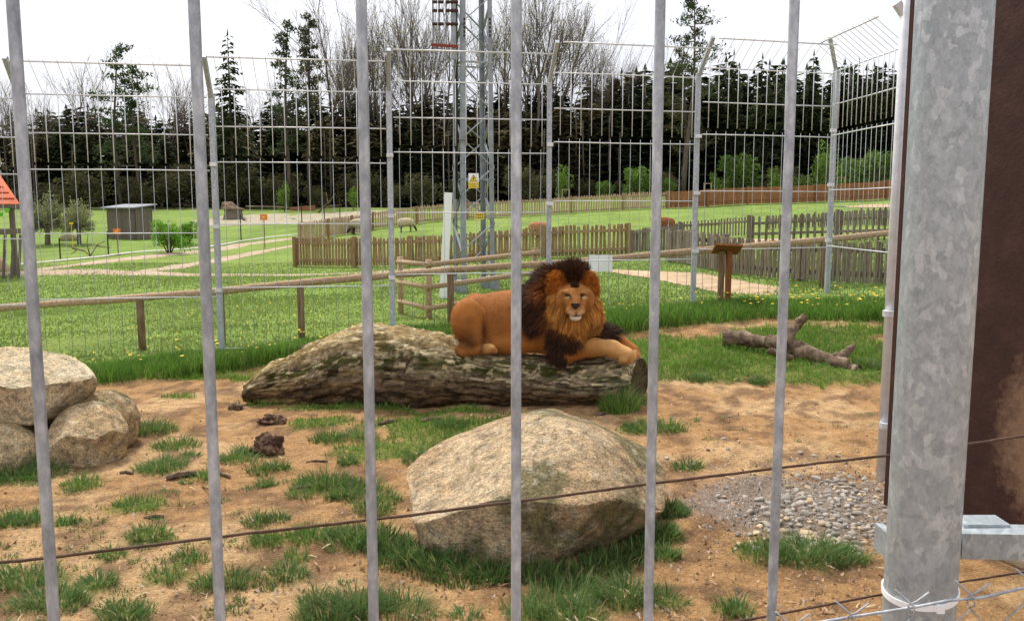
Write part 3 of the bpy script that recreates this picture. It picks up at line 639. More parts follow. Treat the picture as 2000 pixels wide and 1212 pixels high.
# tree guards
for px, py, lb in ((1105, 384, 'wooden tree guard behind the pale slatted fence'), (1382, 372, 'wooden tree guard standing left above the board fence'), (1642, 360, 'wooden tree guard right of the corner mesh post')):
    q = at(px, py, 66); t = thing('tree_guard', lb, 'tree guard', (q.x, q.y, hz(q.x, q.y)), 'tree guards behind the board fence')
    zt = q.z + .55
    for dx in (-.27, .27): m = MB(); m.tube([(q.x + dx, q.y, hz(q.x, q.y)), (q.x + dx, q.y, zt)], .035, 6); m.build('stake', M_picket2, t)
    m = MB(); m.beam((q.x - .32, q.y, zt - .03), (q.x + .32, q.y, zt - .03), .06, .05); m.build('cross_bar', M_picket2, t)
# ------------------------------------------------------------------ things on the left meadow
q = gz(238, 467); X, Y, Z = q.x, q.y, q.z; S = Y / F
t = thing('shed', 'weathered grey board shed with flat felt roof', 'shed', (X, Y, Z))
wd, hd, dp = 68 * S, 60 * S, 1.2; RZ = Matrix.Rotation(R(-20), 3, 'Z')
nb = 12
for k in range(nb):
    m = MB(); m.box(q + RZ @ Vector((-wd / 2 + (k + .5) * wd / nb, 0, hd / 2)), (wd / nb * .94, .04, hd * random.uniform(.98, 1)), RZ); m.build('board', M_shed, t)
for sx in (-1, 1):
    for k in range(8): m = MB(); m.box(q + RZ @ Vector((sx * wd / 2, .05 + (k + .5) * dp / 8, hd / 2)), (.04, dp / 8 * .94, hd), RZ); m.build('board', M_shed, t)
m = MB(); m.box(q + RZ @ Vector((0, dp / 2, hd + .1)), (wd + .4, dp + .5, .06), RZ @ Matrix.Rotation(R(6), 3, 'X')); m.build('roof', M_felt, t)
m = MB(); m.box(q + RZ @ Vector((0, dp, hd / 2)), (wd, .04, hd), RZ); m.build('back_wall', M_shed, t)
# hut with red roof, cut by the left edge
q = at(-60, 470, 27); gzv0 = hz(q.x, q.y); t = thing('hut', 'hut with red tiled hip roof cut by the left edge', 'hut', (q.x, q.y, gzv0))
ev = at(40, 400, 27); ap = at(-55, 300, 29); ev2 = at(-260, 399, 27)
for r_ in range(9):
    a, b = r_ / 9, (r_ + 1) / 9; m = MB(); lo = ev.lerp(ap, a); lo2 = ev2.lerp(ap, a); hi = ev.lerp(ap, b); hi2 = ev2.lerp(ap, b)
    up = Vector((0, -.02, .03)); m.add([lo + up, lo2 + up, hi2, hi, lo, lo2], [(0, 3, 2, 1), (0, 1, 5, 4)]); m.build('tile_row', M_roofred, t)
evb = ev + Vector((-2.6, 4.2, 0))
m = MB(); m.add([ev, evb, ap + Vector((0, .8, 0)), ap], [(0, 1, 2, 3)]); m.build('roof_side', M_roofred, t)
m = MB(); m.beam(ev + Vector((0, .05, -.05)), ev2 + Vector((0, .05, -.05)), .1, .1); m.build('eave_beam', M_shed, t)
for px in (24, -70, -200):
    p = at(px, 430, 27.3); m = MB(); m.box((p.x, p.y, (gzv0 + ev.z) / 2), (.12, .12, ev.z - gzv0)); m.build('post', M_shed, t)
p = at(-110, 460, 30.5); m = MB(); m.box((p.x, p.y, gzv0 + 1.0), (3.6, .1, 2.0)); m.build('back_wall', M_shed, t)
p = at(-20, 452, 26.6); m = MB(); m.box((p.x - .6, p.y, p.z), (2.6, .9, .16)); m.build('deck', M_greyw, t)
for px in (2, 18, 32):
    p = at(px, 480, 26.5); m = MB(); m.beam((p.x, p.y, gzv0), (p.x + .15, p.y, at(0, 458, 26.5).z), .06, .06); m.build('trestle', M_shed, t)
for px, py, lb in ((14, 411, 'bright green hanging pot under the red roof, right of two'), (1, 419, 'bright green hanging pot at the very left picture edge')):
    p = at(px, py, 26.8); m = MB(); m.tube([p - Vector((0, 0, .06)), p + Vector((0, 0, .04)), p + Vector((0, 0, .06))], [.05, .08, .085], 8); tag(m.build('flower_pot', M_green, org=tuple(p)), lb, 'flower pot')
# orange signs, low
for px, py, lb, Y in ((228, 452, 'orange sign plate in front of the grey shed', 36), (515, 424, 'orange sign plate on the sandy paddock', 40)):
    q = at(px, py, Y); t = thing('orange_sign', lb, 'sign', (q.x, q.y, hz(q.x, q.y))); s = Y / F
    m = MB(); m.box(q, (14 * s, .03, 11 * s)); m.build('plate', M_orange, t)
    m = MB(); m.tube([(q.x, q.y + .03, hz(q.x, q.y)), (q.x, q.y + .03, q.z)], .02, 6); m.build('stake', M_post, t)
    m = MB(); m.box(q + Vector((0, -.02, 0)), (6 * s, .01, 3 * s)); m.build('marking', M_yellow, t)
for px, py, Y, lb in ((139, 436, 38, 'small yellow label among the pollard willows'), (312, 444, 38, 'small yellow label by the leafy green bush')):
    q = at(px, py, Y); m = MB(); m.box(q, (.17, .02, .08)); m.tube([(q.x, q.y + .03, hz(q.x, q.y)), q], .012, 5); tag(m.build('plant_label', M_yellow, org=(q.x, q.y, hz(q.x, q.y))), lb, 'sign')
# paddock: stump house, dark stakes, driftwood, wheel stones
q = gz(456, 427); t = thing('stump_shelter', 'stump shelter with flat bark roof in the sandy paddock', 'shelter', tuple(q)); s = q.y / F
m = MB(); m.tube([q, q + Vector((0, 0, 10 * s)), q + Vector((0, 0, 19 * s))], [20 * s, 17 * s, 18 * s], 12, jit=.06); m.build('stump', M_shed, t)
m = MB(); m.tube([q + Vector((0, 0, 19 * s)), q + Vector((0, 0, 24 * s)), q + Vector((.1, 0, 26 * s))], [25 * s, 22 * s, 8 * s], 10, jit=.15); m.build('roof', M_deadwood, t)
for i, (px, py, hp) in enumerate(((118, 505, 40), (212, 498, 46), (471, 470, 50), (590, 448, 50), (634, 442, 48), (664, 428, 40))):
    q = gz(px, py); s = q.y / F; m = MB(); m.tube([q, q + Vector((0, 0, hp * s))], .03, 6)
    tag(m.build('dark_stake', M_black, org=tuple(q)), ('thin black stake left of the driftwood by the path', 'thin black stake in front of the grey shed', 'thin black stake in front of the stump shelter', 'thin black stake near the slatted fence corner', 'thin black stake right behind the slatted fence corner', 'thin black stake farthest right in the paddock')[i], 'stake')
def driftwood(name, label, pts, Y, r, extra=()):
    base = at(pts[0][0], pts[0][1], Y); t = thing(name, label, 'dead branch', tuple(base))
    for pl, rr in [(pts, r)] + list(extra):
        m = MB(); L = [at(a, b, Y + (c if c else 0)) for a, b, c in pl]; n_ = len(L); m.tube(L, [rr * (1 - .6 * i / max(1, n_ - 1)) for i in range(n_)], 7, jit=.12); m.build('branch', M_deadwood, t, smooth=True)
driftwood('driftwood', 'tangle of bare driftwood lying by the upper path', [(140, 484, 0), (165, 490, .1), (176, 500, 0), (190, 478, -.1), (205, 470, 0)], 30, .03, [([(176, 500, 0), (170, 478, 0), (172, 455, 0)], .025), ([(150, 488, 0), (138, 497, .2)], .02), ([(190, 480, 0), (215, 484, 0)], .025)])
driftwood('driftwood', 'bare forked branches standing at the back of the paddock', [(622, 415, 0), (640, 395, 0), (637, 376, 0)], 52, .06, [([(640, 398, 0), (655, 378, 0)], .05), ([(626, 408, 0), (648, 402, 0), (668, 400, 0)], .05)])
driftwood('driftwood', 'long bare pole lying along the paddock edge', [(480, 403, 0), (540, 404, 0), (590, 408, 0)], 52, .05)
for px, py, rx, lb in ((135, 462, 20, 'flat pale boulder under the pollard willows'),):
    q = gz(px, py + 8); s = q.y / F; m = MB(); n_ = 12
    m.tube([q + Vector((-rx * s, 0, 0)), q + Vector((-rx * s * .6, 0, 4 * s)), q + Vector((0, 0, 7 * s)), q + Vector((rx * s * .7, 0, 4 * s)), q + Vector((rx * s, 0, 0))], [.05, 8 * s, 10 * s, 8 * s, .05], 10, jit=.12)
    tag(m.build('pale_boulder', M_hay, org=tuple(q), smooth=True), lb, 'boulder')
q = gz(-5, 530); m = MB(); m.tube([q + Vector((-1.6, 0, 0)), q + Vector((-.7, 0, .25)), q + Vector((0, 0, .15)), q + Vector((.45, 0, -.02))], [.5, .5, .35, .05], 10, jit=.06); tag(m.build('sand_heap', M_sand, org=tuple(q), smooth=True), 'heap of yellow sand at the left picture edge', 'sand heap')
for k, (px, py) in enumerate(((690, 398), (475, 425), (600, 440))):
    pass
q = gz(578, 415); m = MB(); m.beam(q + Vector((-.9, 2, .15)), q + Vector((1.0, 2, .3)), .3, .5); tag(m.build('clay_bank', M_brownf, org=tuple(q)), 'low reddish clay bank at the paddock back', 'bank')
# ------------------------------------------------------------------ trees
class TB:
    def __init__(s): s.v = []; s.f = []; s.c = []
    def tri(s, a, b, c, col): k = len(s.v); s.v += [a, b, c]; s.f.append((k, k + 1, k + 2)); s.c += [col] * 3
    def mesh(s, name, mat):
        V = np.array([tuple(q) for q in s.v], np.float32); me_o = npmesh(name, V, np.array(s.f), mat, col=np.array(s.c)); me = me_o.data; bpy.data.objects.remove(me_o); return me
def mbmesh(m, name, mat, smooth=True):
    o = m.build(name, mat, smooth=smooth); me = o.data; bpy.data.objects.remove(o); return me
rv = lambda s=1: Vector((random.uniform(-s, s), random.uniform(-s, s), random.uniform(-s, s)))
def spruce(seed, h, Rr, col=(.042, .06, .028), dens=1.0, low=.06, col2=(.1, .12, .05), sz=.62):
    random.seed(seed); m = MB(); m.tube([(0, 0, -.3), (0, 0, h * .5), (0, 0, h)], [h * .013, h * .009, .015], 6); tr = mbmesh(m, 'spruce_trunk', M_bark)
    b = TB(); n = int(h * 2.6)
    for i in range(n):
        t = low + (1 - low) * i / n; z = h * t; L0 = Rr * (1 - t) ** .8 + .12
        nb = 6 if t < .8 else 5
        for k in range(nb):
            a = random.random() * 6.283; L = L0 * random.uniform(.65, 1.18); dx, dy = math.cos(a), math.sin(a); s = .25
            zz = z + random.uniform(-.15, .15)
            while s < L:
                u = s / L; p = Vector((dx * s, dy * s, zz - .32 * s * (1.25 - .55 * u)))
                for _ in range(int(2 * dens) + 1):
                    w_ = sz * (1.1 - .5 * u) * random.uniform(.6, 1.2); sd = random.choice((-1, 1)); side = Vector((-dy * sd, dx * sd, 0))
                    q1 = p + Vector((dx, dy, -.25)) * w_ * .3 + rv(.06); q2 = p - Vector((dx, dy, 0)) * w_ * .35; q3 = p + side * w_ * random.uniform(.4, 1) + Vector((dx, dy, 0)) * w_ * .5 + Vector((0, 0, -w_ * random.uniform(.15, .7)))
                    f_ = random.random(); c = tuple(col[j] * (1 - f_) + col2[j] * f_ for j in range(3)); b.tri(q1, q2, q3, c)
                s += .34
    for k in range(4): b.tri(Vector((0, 0, h + .35)), Vector((.1 * math.cos(k * 1.6), .1 * math.sin(k * 1.6), h - .3)), Vector((.1 * math.cos(k * 1.6 + 1.6), .1 * math.sin(k * 1.6 + 1.6), h - .3)), col)
    return tr, b.mesh('spruce_crown', M_leaf)
def pine(seed, h, col=(.035, .055, .022), col2=(.075, .1, .04), first=.25, spread=.2, clumps=34, lean=0):
    random.seed(seed); m = MB(); ax = lambda t: Vector((lean * t * h + .25 * math.sin(t * 5 + seed), .2 * math.sin(t * 4), t * h))
    m.tube([ax(t / 8) for t in range(9)], [h * .014 * (1 - .85 * t / 8) for t in range(9)], 6); b = TB()
    for i in range(clumps):
        t = first + (1 - first) * (i + .3) / clumps; p0 = ax(t); a = random.random() * 6.283; L = h * spread * (1.12 - t) ** .55 * random.uniform(.45, 1.15)
        e = p0 + Vector((math.cos(a) * L, math.sin(a) * L, L * random.uniform(.02, .22)))
        m.tube([p0, p0.lerp(e, .5) - Vector((0, 0, .1)), e], [.05, .035, .015], 4, caps=False)
        for cpt in (e, p0.lerp(e, .62)):
            rx = L * .36 + .2; rz_ = .12 * rx + .07
            for _ in range(46):
                q = cpt + Vector((random.gauss(0, rx * .5), random.gauss(0, rx * .5), random.gauss(0, rz_))); s = random.uniform(.1, .24)
                f_ = random.random(); c = tuple(col[j] * (1 - f_) + col2[j] * f_ for j in range(3)); b.tri(q, q + rv(s), q + rv(s) + Vector((0, 0, s * .5)), c)
    return mbmesh(m, 'pine_trunk', M_bark), b.mesh('pine_crown', M_leaf)
def bare(seed, h, stems=1, bud=(.3, .25, .13), nbud=900, spread=.55, lev=5, thick=.0105):
    random.seed(seed); m = MB(); b = TB(); tips = []
    def grow(p, d, L, r, k):
        n = 3; pts = [p]; 
        for i in range(n): d = (d + rv(.13) + Vector((0, 0, .05))).normalized(); pts.append(pts[-1] + d * L / n)
        m.tube(pts, [r * (1 - .45 * i / n) for i in range(n + 1)], 5 if k < 2 else 3, caps=False)
        if k >= lev: tips.append((pts[-1], pts[-2])); return
        nc = random.randint(3, 4) if k < 3 else random.randint(2, 4)
        for i in range(nc):
            u = random.uniform(.35, 1.0) if i else 1.0; j = min(int(u * n), n - 1); q = pts[j].lerp(pts[j + 1], u * n - j)
            ax = d.cross(rv()).normalized(); ang = random.uniform(.25, .75) * (1 if i else .4) * spread / .55
            grow(q, Quaternion(ax, ang) @ d, L * random.uniform(.55, .82), max(.007, r * (.62 if i == 0 else .48)), k + 1)
    for s in range(stems):
        a = random.random() * 6.283; grow(Vector((math.cos(a) * .2 * (stems > 1), math.sin(a) * .2 * (stems > 1), -.3)), Vector((.18 * math.cos(a) * (stems > 1), .18 * math.sin(a) * (stems > 1), 1)).normalized(), h * .34, h * thick, 0)
    for _ in range(nbud):
        p, q0 = random.choice(tips); q = p.lerp(q0, random.random()) + rv(.15); s = random.uniform(.04, .1); f_ = random.uniform(.6, 1.3); b.tri(q, q + rv(s), q + rv(s), tuple(c * f_ for c in bud))
    return mbmesh(m, 'bare_branches', M_twig), b.mesh('bud_crown', M_leaf)
def bush(seed, rx, rz, n, col, col2, leaf=.1, stems=7, shell=.45):
    random.seed(seed); m = MB(); b = TB()
    for _ in range(stems):
        a = random.random() * 6.283; e = Vector((math.cos(a) * rx * .6, math.sin(a) * rx * .6, rz * random.uniform(1.1, 1.6))); m.tube([(0, 0, -.1), e * .5 + rv(.08), e], [.035, .025, .01], 5, caps=False)
    lobes = [(rv(1).normalized() * random.uniform(.15, .85), random.uniform(.22, .5)) for _ in range(18)]
    for _ in range(n):
        lc, lr = random.choice(lobes); d = rv(1).normalized() * lr * (1 - random.random() ** 2 * shell); q = lc + d
        p = Vector((q.x * rx, q.y * rx, rz + q.z * rz)); s = leaf * random.uniform(.6, 1.3); f_ = random.random(); c = tuple(col[j] * (1 - f_) + col2[j] * f_ for j in range(3))
        b.tri(p, p + rv(s), p + rv(s), c)
    return mbmesh(m, 'bush_stems', M_bark), b.mesh('bush_crown', M_leaf)
def plant(name, proto, label, cat, loc, rz=0, sc=1, group=None, tn='trunk', cn='crown'):
    t = thing(name, label, cat, tuple(loc), group); t.rotation_euler = (0, 0, rz); t.scale = (sc, sc, sc) if not hasattr(sc, '__len__') else sc
    for nm, me in ((tn, proto[0]), (cn, proto[1])): o = bpy.data.objects.new(nm, me); C.objects.link(o); o.parent = t; o['kind'] = 'stuff' if nm != 'trunk' else 'thing'
    return t
def ground_at(px, Y):
    p = at(px, 400, Y); return Vector((p.x, p.y, hz(p.x, p.y)))
def top_h(px, py, Y): p = at(px, py, Y); return p.z - hz(p.x, p.y)
SPR = [spruce(11 + i, 12, 2.5 + .25 * i, dens=2, sz=.72, low=.02) for i in range(4)]
SPB = [spruce(31 + i, 9, 2.6, col=(.075, .07, .035), col2=(.2, .17, .085), dens=2, low=.0, sz=.75) for i in range(2)]   # brownish edge trees
BARE = [bare(51, 14, 1, nbud=700), bare(52, 14, 2, nbud=900, bud=(.33, .27, .15)), bare(53, 14, 1, nbud=500, spread=.45), bare(54, 14, 3, nbud=2600, spread=.5, bud=(.34, .32, .14))]
random.seed(5)
ORD = 'first second third fourth fifth sixth seventh eighth ninth tenth eleventh twelfth thirteenth fourteenth fifteenth sixteenth seventeenth eighteenth nineteenth twentieth twenty-first'.split()
# rows of the wood: dark spruces and brownish young trees behind the fences
sky_px = [-200, 0, 120, 220, 330, 420, 520, 600, 700, 760, 860, 960, 1060, 1180, 1260, 1380, 1450, 1560, 1680, 1760, 2000]
sky_py = [210, 215, 202, 208, 208, 200, 200, 188, 180, 180, 175, 175, 165, 150, 140, 132, 140, 135, 135, 140, 140]
gl = 'dark spruce standing in the closed wood behind the fences'; gb = 'brownish young tree in the shaded edge of the wood'
for row, (Y, step, dy) in enumerate(((78, 56, 40), (83, 46, 14), (89, 42, 0))):
    px = -170 + row * 17
    while px < 1990:
        x = px + random.uniform(-18, 18); yy = Y + random.uniform(-2, 2); hgt = top_h(x, np.interp(x, sky_px, sky_py) + dy + random.uniform(-10, 24) - (16 if x > 1200 else 0), yy)
        loc = ground_at(x, yy)
        right = x > 1180
        if (row == 0 and random.random() < .75 and not right) or (row == 1 and random.random() < .6 and x < 1250): plant('young_tree', random.choice(SPB), gb, 'tree', loc, random.random() * 6, (hgt / 9 * random.uniform(1.3, 1.7),) * 2 + (hgt / 9,), 'trees in the edge of the wood')
        else: plant('spruce_tree', random.choice(SPR), gl, 'tree', loc, random.random() * 6, (hgt / 12 * random.uniform(1.5, 2.5),) * 2 + (hgt / 12,), 'spruces of the wood')
        px += step * random.uniform(.85, 1.15) * (.78 if x < 1200 else 1)
# tall trunks of the edge, seen against the dark wood
tm = MB(); tm.tube([(0, 0, -.2), (.05, 0, 3), (0, .05, 6), (.05, 0, 9)], [.12, .1, .085, .05], 6)
for a in range(14):
    z = 2.5 + a * .45; an = a * 2.4; tm.tube([(0, 0, z), (math.cos(an) * .5, math.sin(an) * .5, z + .1)], [.025, .008], 3, caps=False)
tme = mbmesh(tm, 'slender_trunk', M_bark)
for i in range(22):
    px = random.uniform(-60, 1300); Y = random.uniform(73, 77); loc = ground_at(px, Y); o = bpy.data.objects.new('slender_trunk', tme); C.objects.link(o); o.location = loc; s = random.uniform(.55, .9); o.scale = (s, s, s); o.rotation_euler = (random.uniform(-.04, .04), random.uniform(-.04, .04), random.random() * 6)
    tag(o, 'slender bare trunk at the edge of the wood', 'tree trunk', 'bare trunks at the edge of the wood')
# leading spruces and pines with outlines of their own
plant('spruce_tree', spruce(71, 14, 2.9, dens=1.2), 'tall dark spruce with a pointed top above the second mesh panel', 'tree', ground_at(457, 72), 1, top_h(457, 62, 72) / 14)
plant('pine_tree', pine(72, 12, clumps=22, first=.3, spread=.19), 'layered pine rising left of the second foreground bar', 'tree', ground_at(236, 72), .4, top_h(236, 88, 72) / 12)
plant('pine_tree', pine(76, 9, clumps=20, first=.3, spread=.2), 'lower layered pine leaning right of its taller neighbour', 'tree', ground_at(272, 73), 1.4, top_h(272, 135, 73) / 9)
plant('pine_tree', pine(73, 14, clumps=30, first=.3, spread=.13, lean=-.03), 'dark bushy pine left of the third foreground bar', 'tree', ground_at(566, 72), 2.2, top_h(556, 48, 72) / 14)
plant('pine_tree', pine(77, 14, clumps=26, first=.5, spread=.1, col=(.05, .055, .03), col2=(.1, .1, .06)), 'thin greyish pine top beside the bare trees', 'tree', ground_at(610, 74), 2.2, top_h(612, 30, 74) / 14)
plant('pine_tree', pine(74, 15, clumps=30, first=.5, spread=.16, lean=.02), 'tall pine with a bare stem above the fifth foreground bar', 'tree', ground_at(1340, 70), .2, top_h(1362, -12, 70) / 15)
plant('pine_tree', pine(78, 13, clumps=30, first=.3, spread=.2, col=(.06, .06, .025), col2=(.12, .115, .05)), 'olive larch like tree below the tall pine', 'tree', ground_at(1330, 74), 3.2, top_h(1330, 95, 74) / 13)
for sk, (px, py) in enumerate(((1425, 100), (1480, 108), (1522, 118), (1578, 98), (1665, 112), (1695, 118), (1730, 126))):
    plant('spruce_tree', random.choice(SPR), '%s pointed dark spruce top from the left above the board fence' % ORD[sk], 'tree', ground_at(px, 75 + random.random() * 3), random.random() * 6, (top_h(px, py, 76) / 12 * .85,) * 2 + (top_h(px, py, 76) / 12,), 'spruces of the wood')
# bare trees on the skyline
ORD = 'first second third fourth fifth sixth seventh eighth ninth tenth eleventh twelfth thirteenth fourteenth fifteenth sixteenth seventeenth eighteenth nineteenth twentieth twenty-first'.split(); i_l = i_r = 0
for i, (px, py, Y, k) in enumerate(sorted(((20, 135, 76, 0), (85, 150, 78, 1), (140, 78, 75, 2), (185, 110, 77, 0), (60, 165, 74, 3), (310, 110, 76, 1), (345, 120, 78, 0), (390, 140, 77, 2), (640, 15, 73, 1), (690, 30, 75, 3), (660, -60, 77, 0), (740, -20, 72, 3), (790, -50, 74, 1), (850, -60, 73, 3),
                                     (900, -30, 76, 2), (1010, -70, 72, 3), (1045, -90, 71, 1), (1090, -40, 73, 3), (980, 0, 76, 0), (1120, 20, 75, 2), (1160, 60, 74, 1), (1225, 50, 77, 2), (1250, 100, 76, 0), (720, 60, 78, 2), (820, 10, 77, 0), (1190, 110, 74, 3), (580, 110, 77, 0), (500, 150, 78, 1)))):
    Y += 11 if px > 420 else 6; hgt = top_h(px, py, Y)
    if px < 420: lb, gr = '%s slight leafless tree from the left on the skyline' % ORD[i_l], 'leafless trees on the left skyline'; i_l += 1
    else: lb, gr = '%s tall leafless tree with budding twigs, counted from the left behind the pylon' % ORD[i_r], 'leafless trees behind the pylon'; i_r += 1
    plant('bare_tree', BARE[k], lb, 'tree', ground_at(px, Y), random.random() * 6, (hgt / 13 * .8,) * 2 + (hgt / 13,), gr, tn='branches', cn='buds')
# green bushes of the wood edge
BG = [bush(91, 1.6, 1.5, 2600, (.07, .13, .025), (.17, .27, .05), .16), bush(92, 1.5, 1.7, 2200, (.1, .17, .03), (.22, .33, .06), .15)]
BO = bush(93, 1.8, 1.8, 2400, (.05, .052, .022), (.12, .11, .045), .17)
for px, py, Y, k, lb in ((1437, 292, 68, 0, 'round bright green bush behind the board fence'), (1395, 340, 69, 1, 'low green bush left of the round bush'), (1512, 332, 67, 1, 'small yellow green sapling right of the round bush'), (1605, 288, 67, 1, 'upright yellow green sapling left of the corner mesh post'), (1660, 300, 69, 0, 'broad green bush right of the corner mesh post'),
                         (1705, 285, 68, 0, 'broad green bush beside the brown door'), (1750, 295, 69, 0, 'green bush half hidden by the brown door edge'), (1560, 340, 70, 0, 'low shaded green bush behind the sixth bar'), (1245, 320, 70, 0, 'green bush above the pale slatted fence'), (1300, 345, 70, 0, 'green bush where the slatted fence meets the board fence'), (1098, 330, 69, 1, 'yellow green sapling right of the lion post'),
                         (555, 362, 66, 1, 'light green sapling behind the paddock'), (690, 370, 67, 1, 'light green sapling behind the third bar'), (1180, 350, 71, 0, 'shaded green bush left of the green bush row')):
    s = top_h(px, py, Y) / 3.0; plant('green_bush', BG[k], lb, 'bush', ground_at(px, Y), px * .1, (s * (1.0 if k == 0 else .62),) * 2 + (s,), tn='stems', cn='leaves')
for i in range(34):
    px = -80 + i * 54 + random.uniform(-20, 20); Y = random.uniform(70, 74); s = top_h(px, random.uniform(315, 370), Y) / 3.3
    plant('undergrowth_bush', BO, 'olive undergrowth bush along the foot of the wood', 'bush', ground_at(px, Y), random.random() * 6, (s * 1.2, s * 1.2, s), 'undergrowth along the wood', tn='stems', cn='leaves')
def willow(seed, c1, c2):
    random.seed(seed); m = MB(); b = TB(); hub = Vector((0, 0, .7)); m.tube([(0, 0, -.1), (.03, 0, .4), hub], [.14, .12, .15], 8)
    for _ in range(150):
        d = rv(1).normalized(); d.z = abs(d.z) * 1.1 - .25; d.normalize(); e = hub + Vector((d.x * .95, d.y * .95, d.z * 1.2)) * random.uniform(.85, 1.05); m.tube([hub, hub.lerp(e, .6) + rv(.04), e], [.018, .01, .004], 3, caps=False)
        for _ in range(34):
            q = hub.lerp(e, random.uniform(.45, 1.05)) + rv(.09); s = random.uniform(.03, .075); f_ = random.random(); b.tri(q, q + rv(s), q + rv(s) + d * s, tuple(c1[j] * (1 - f_) + c2[j] * f_ for j in range(3)))
    return mbmesh(m, 'willow_stems', M_twig), b.mesh('willow_crown', M_leaf)
WIL = [willow(95, (.15, .16, .075), (.28, .3, .15)), willow(96, (.19, .2, .09), (.36, .38, .19))]
for px, py, Y, k, rw, lb in ((88, 364, 42, 0, 1.05, 'rounded grey green pollard willow nearest the red roofed hut'), (150, 374, 42, 1, .8, 'rounded pale pollard willow left of the shed')):
    s = top_h(px, py, Y) / 2.0; plant('pollard_willow', WIL[k], lb, 'tree', ground_at(px, Y), 0, (rw * .95, rw, s * .94), tn='stems', cn='crown')
BL = bush(97, 1.0, .6, 2600, (.09, .2, .02), (.2, .4, .05), .09)
plant('leafy_bush', BL, 'fresh green leafy bush right of the grey shed', 'bush', ground_at(326, 37), 0, (.95, .9, top_h(326, 425, 37) / 1.2), tn='stems', cn='leaves')
plant('leafy_bush', BL, 'small fresh green bush behind the leafy bush', 'bush', ground_at(362, 43), 2, (.8, .8, top_h(362, 425, 43) / 1.3), tn='stems', cn='leaves')
# ------------------------------------------------------------------ signed distance sculpting (surface nets)
def surfnets(fn, mn, mx, res):
    ax = [np.arange(a, b + res, res, dtype=np.float32) for a, b in zip(mn, mx)]
    G = np.meshgrid(*ax, indexing='ij'); V = fn(np.stack([g.ravel() for g in G], 1)).reshape(G[0].shape)
    neg = V < 0; nx, ny, nz = V.shape
    cr = [(a, b, c) for a in (0, 1) for b in (0, 1) for c in (0, 1)]
    S = lambda A, o: A[o[0]:nx - 1 + o[0], o[1]:ny - 1 + o[1], o[2]:nz - 1 + o[2]]
    cnt = sum(S(neg, o).astype(np.int8) for o in cr); act = (cnt > 0) & (cnt < 8); I = np.argwhere(act)
    acc = np.zeros((len(I), 3), np.float32); num = np.zeros(len(I), np.float32)
    for o in cr:
        for d in range(3):
            if o[d]: continue
            q = list(o); q[d] = 1
            va = V[I[:, 0] + o[0], I[:, 1] + o[1], I[:, 2] + o[2]]; vb = V[I[:, 0] + q[0], I[:, 1] + q[1], I[:, 2] + q[2]]
            k = (va < 0) != (vb < 0); t = np.where(k, va / np.where(k, va - vb, 1), 0)
            pt = np.tile(np.array(o, np.float32), (len(I), 1)); pt[:, d] += t; acc += pt * k[:, None]; num += k
    P = (I + acc / num[:, None]) * res + np.array(mn, np.float32)
    id_ = np.full(act.shape, -1, np.int32); id_[tuple(I.T)] = np.arange(len(I)); Fs = []
    for d in range(3):
        e = [slice(None)] * 3; e2 = [slice(None)] * 3; e[d] = slice(0, -1); e2[d] = slice(1, None)
        ch = np.argwhere(neg[tuple(e)] != neg[tuple(e2)]); u, v_ = [(1, 2), (2, 0), (0, 1)][d]
        ch = ch[(ch[:, u] > 0) & (ch[:, v_] > 0) & (ch[:, u] < V.shape[u] - 1) & (ch[:, v_] < V.shape[v_] - 1)]
        inside = neg[tuple(ch.T)]; Q = []
        for du, dv in ((1, 1), (0, 1), (0, 0), (1, 0)):
            c2 = ch.copy(); c2[:, u] -= du; c2[:, v_] -= dv; Q.append(id_[tuple(c2.T)])
        Q = np.stack(Q, 1); Q[~inside] = Q[~inside][:, ::-1]; Fs.append(Q)
    return P, np.concatenate(Fs)
def smin(a, b, k):
    h = np.clip(.5 + .5 * (b - a) / k, 0, 1); return b + (a - b) * h - k * h * (1 - h)
def cone(p, a, b, r1, r2, sq=None):
    a = np.array(a, np.float32); b = np.array(b, np.float32); pa = p - a; ba = b - a
    t = np.clip(pa @ ba / (ba @ ba + 1e-9), 0, 1); q = pa - t[:, None] * ba
    if sq is not None: q = q / np.array(sq, np.float32)
    return np.sqrt((q * q).sum(1)) - (r1 + (r2 - r1) * t)
def ell(p, c, r):
    q = (p - np.array(c, np.float32)) / np.array(r, np.float32); l = np.sqrt((q * q).sum(1)); g = np.sqrt((q * q / np.array(r, np.float32) ** 2).sum(1)) + 1e-6
    return l * (l - 1) / g
def vnormals(P, Fq):
    n = np.cross(P[Fq[:, 2]] - P[Fq[:, 0]], P[Fq[:, 3]] - P[Fq[:, 1]]); N = np.zeros_like(P)
    for k in range(4): np.add.at(N, Fq[:, k], n)
    return N / (np.linalg.norm(N, axis=1)[:, None] + 1e-9)
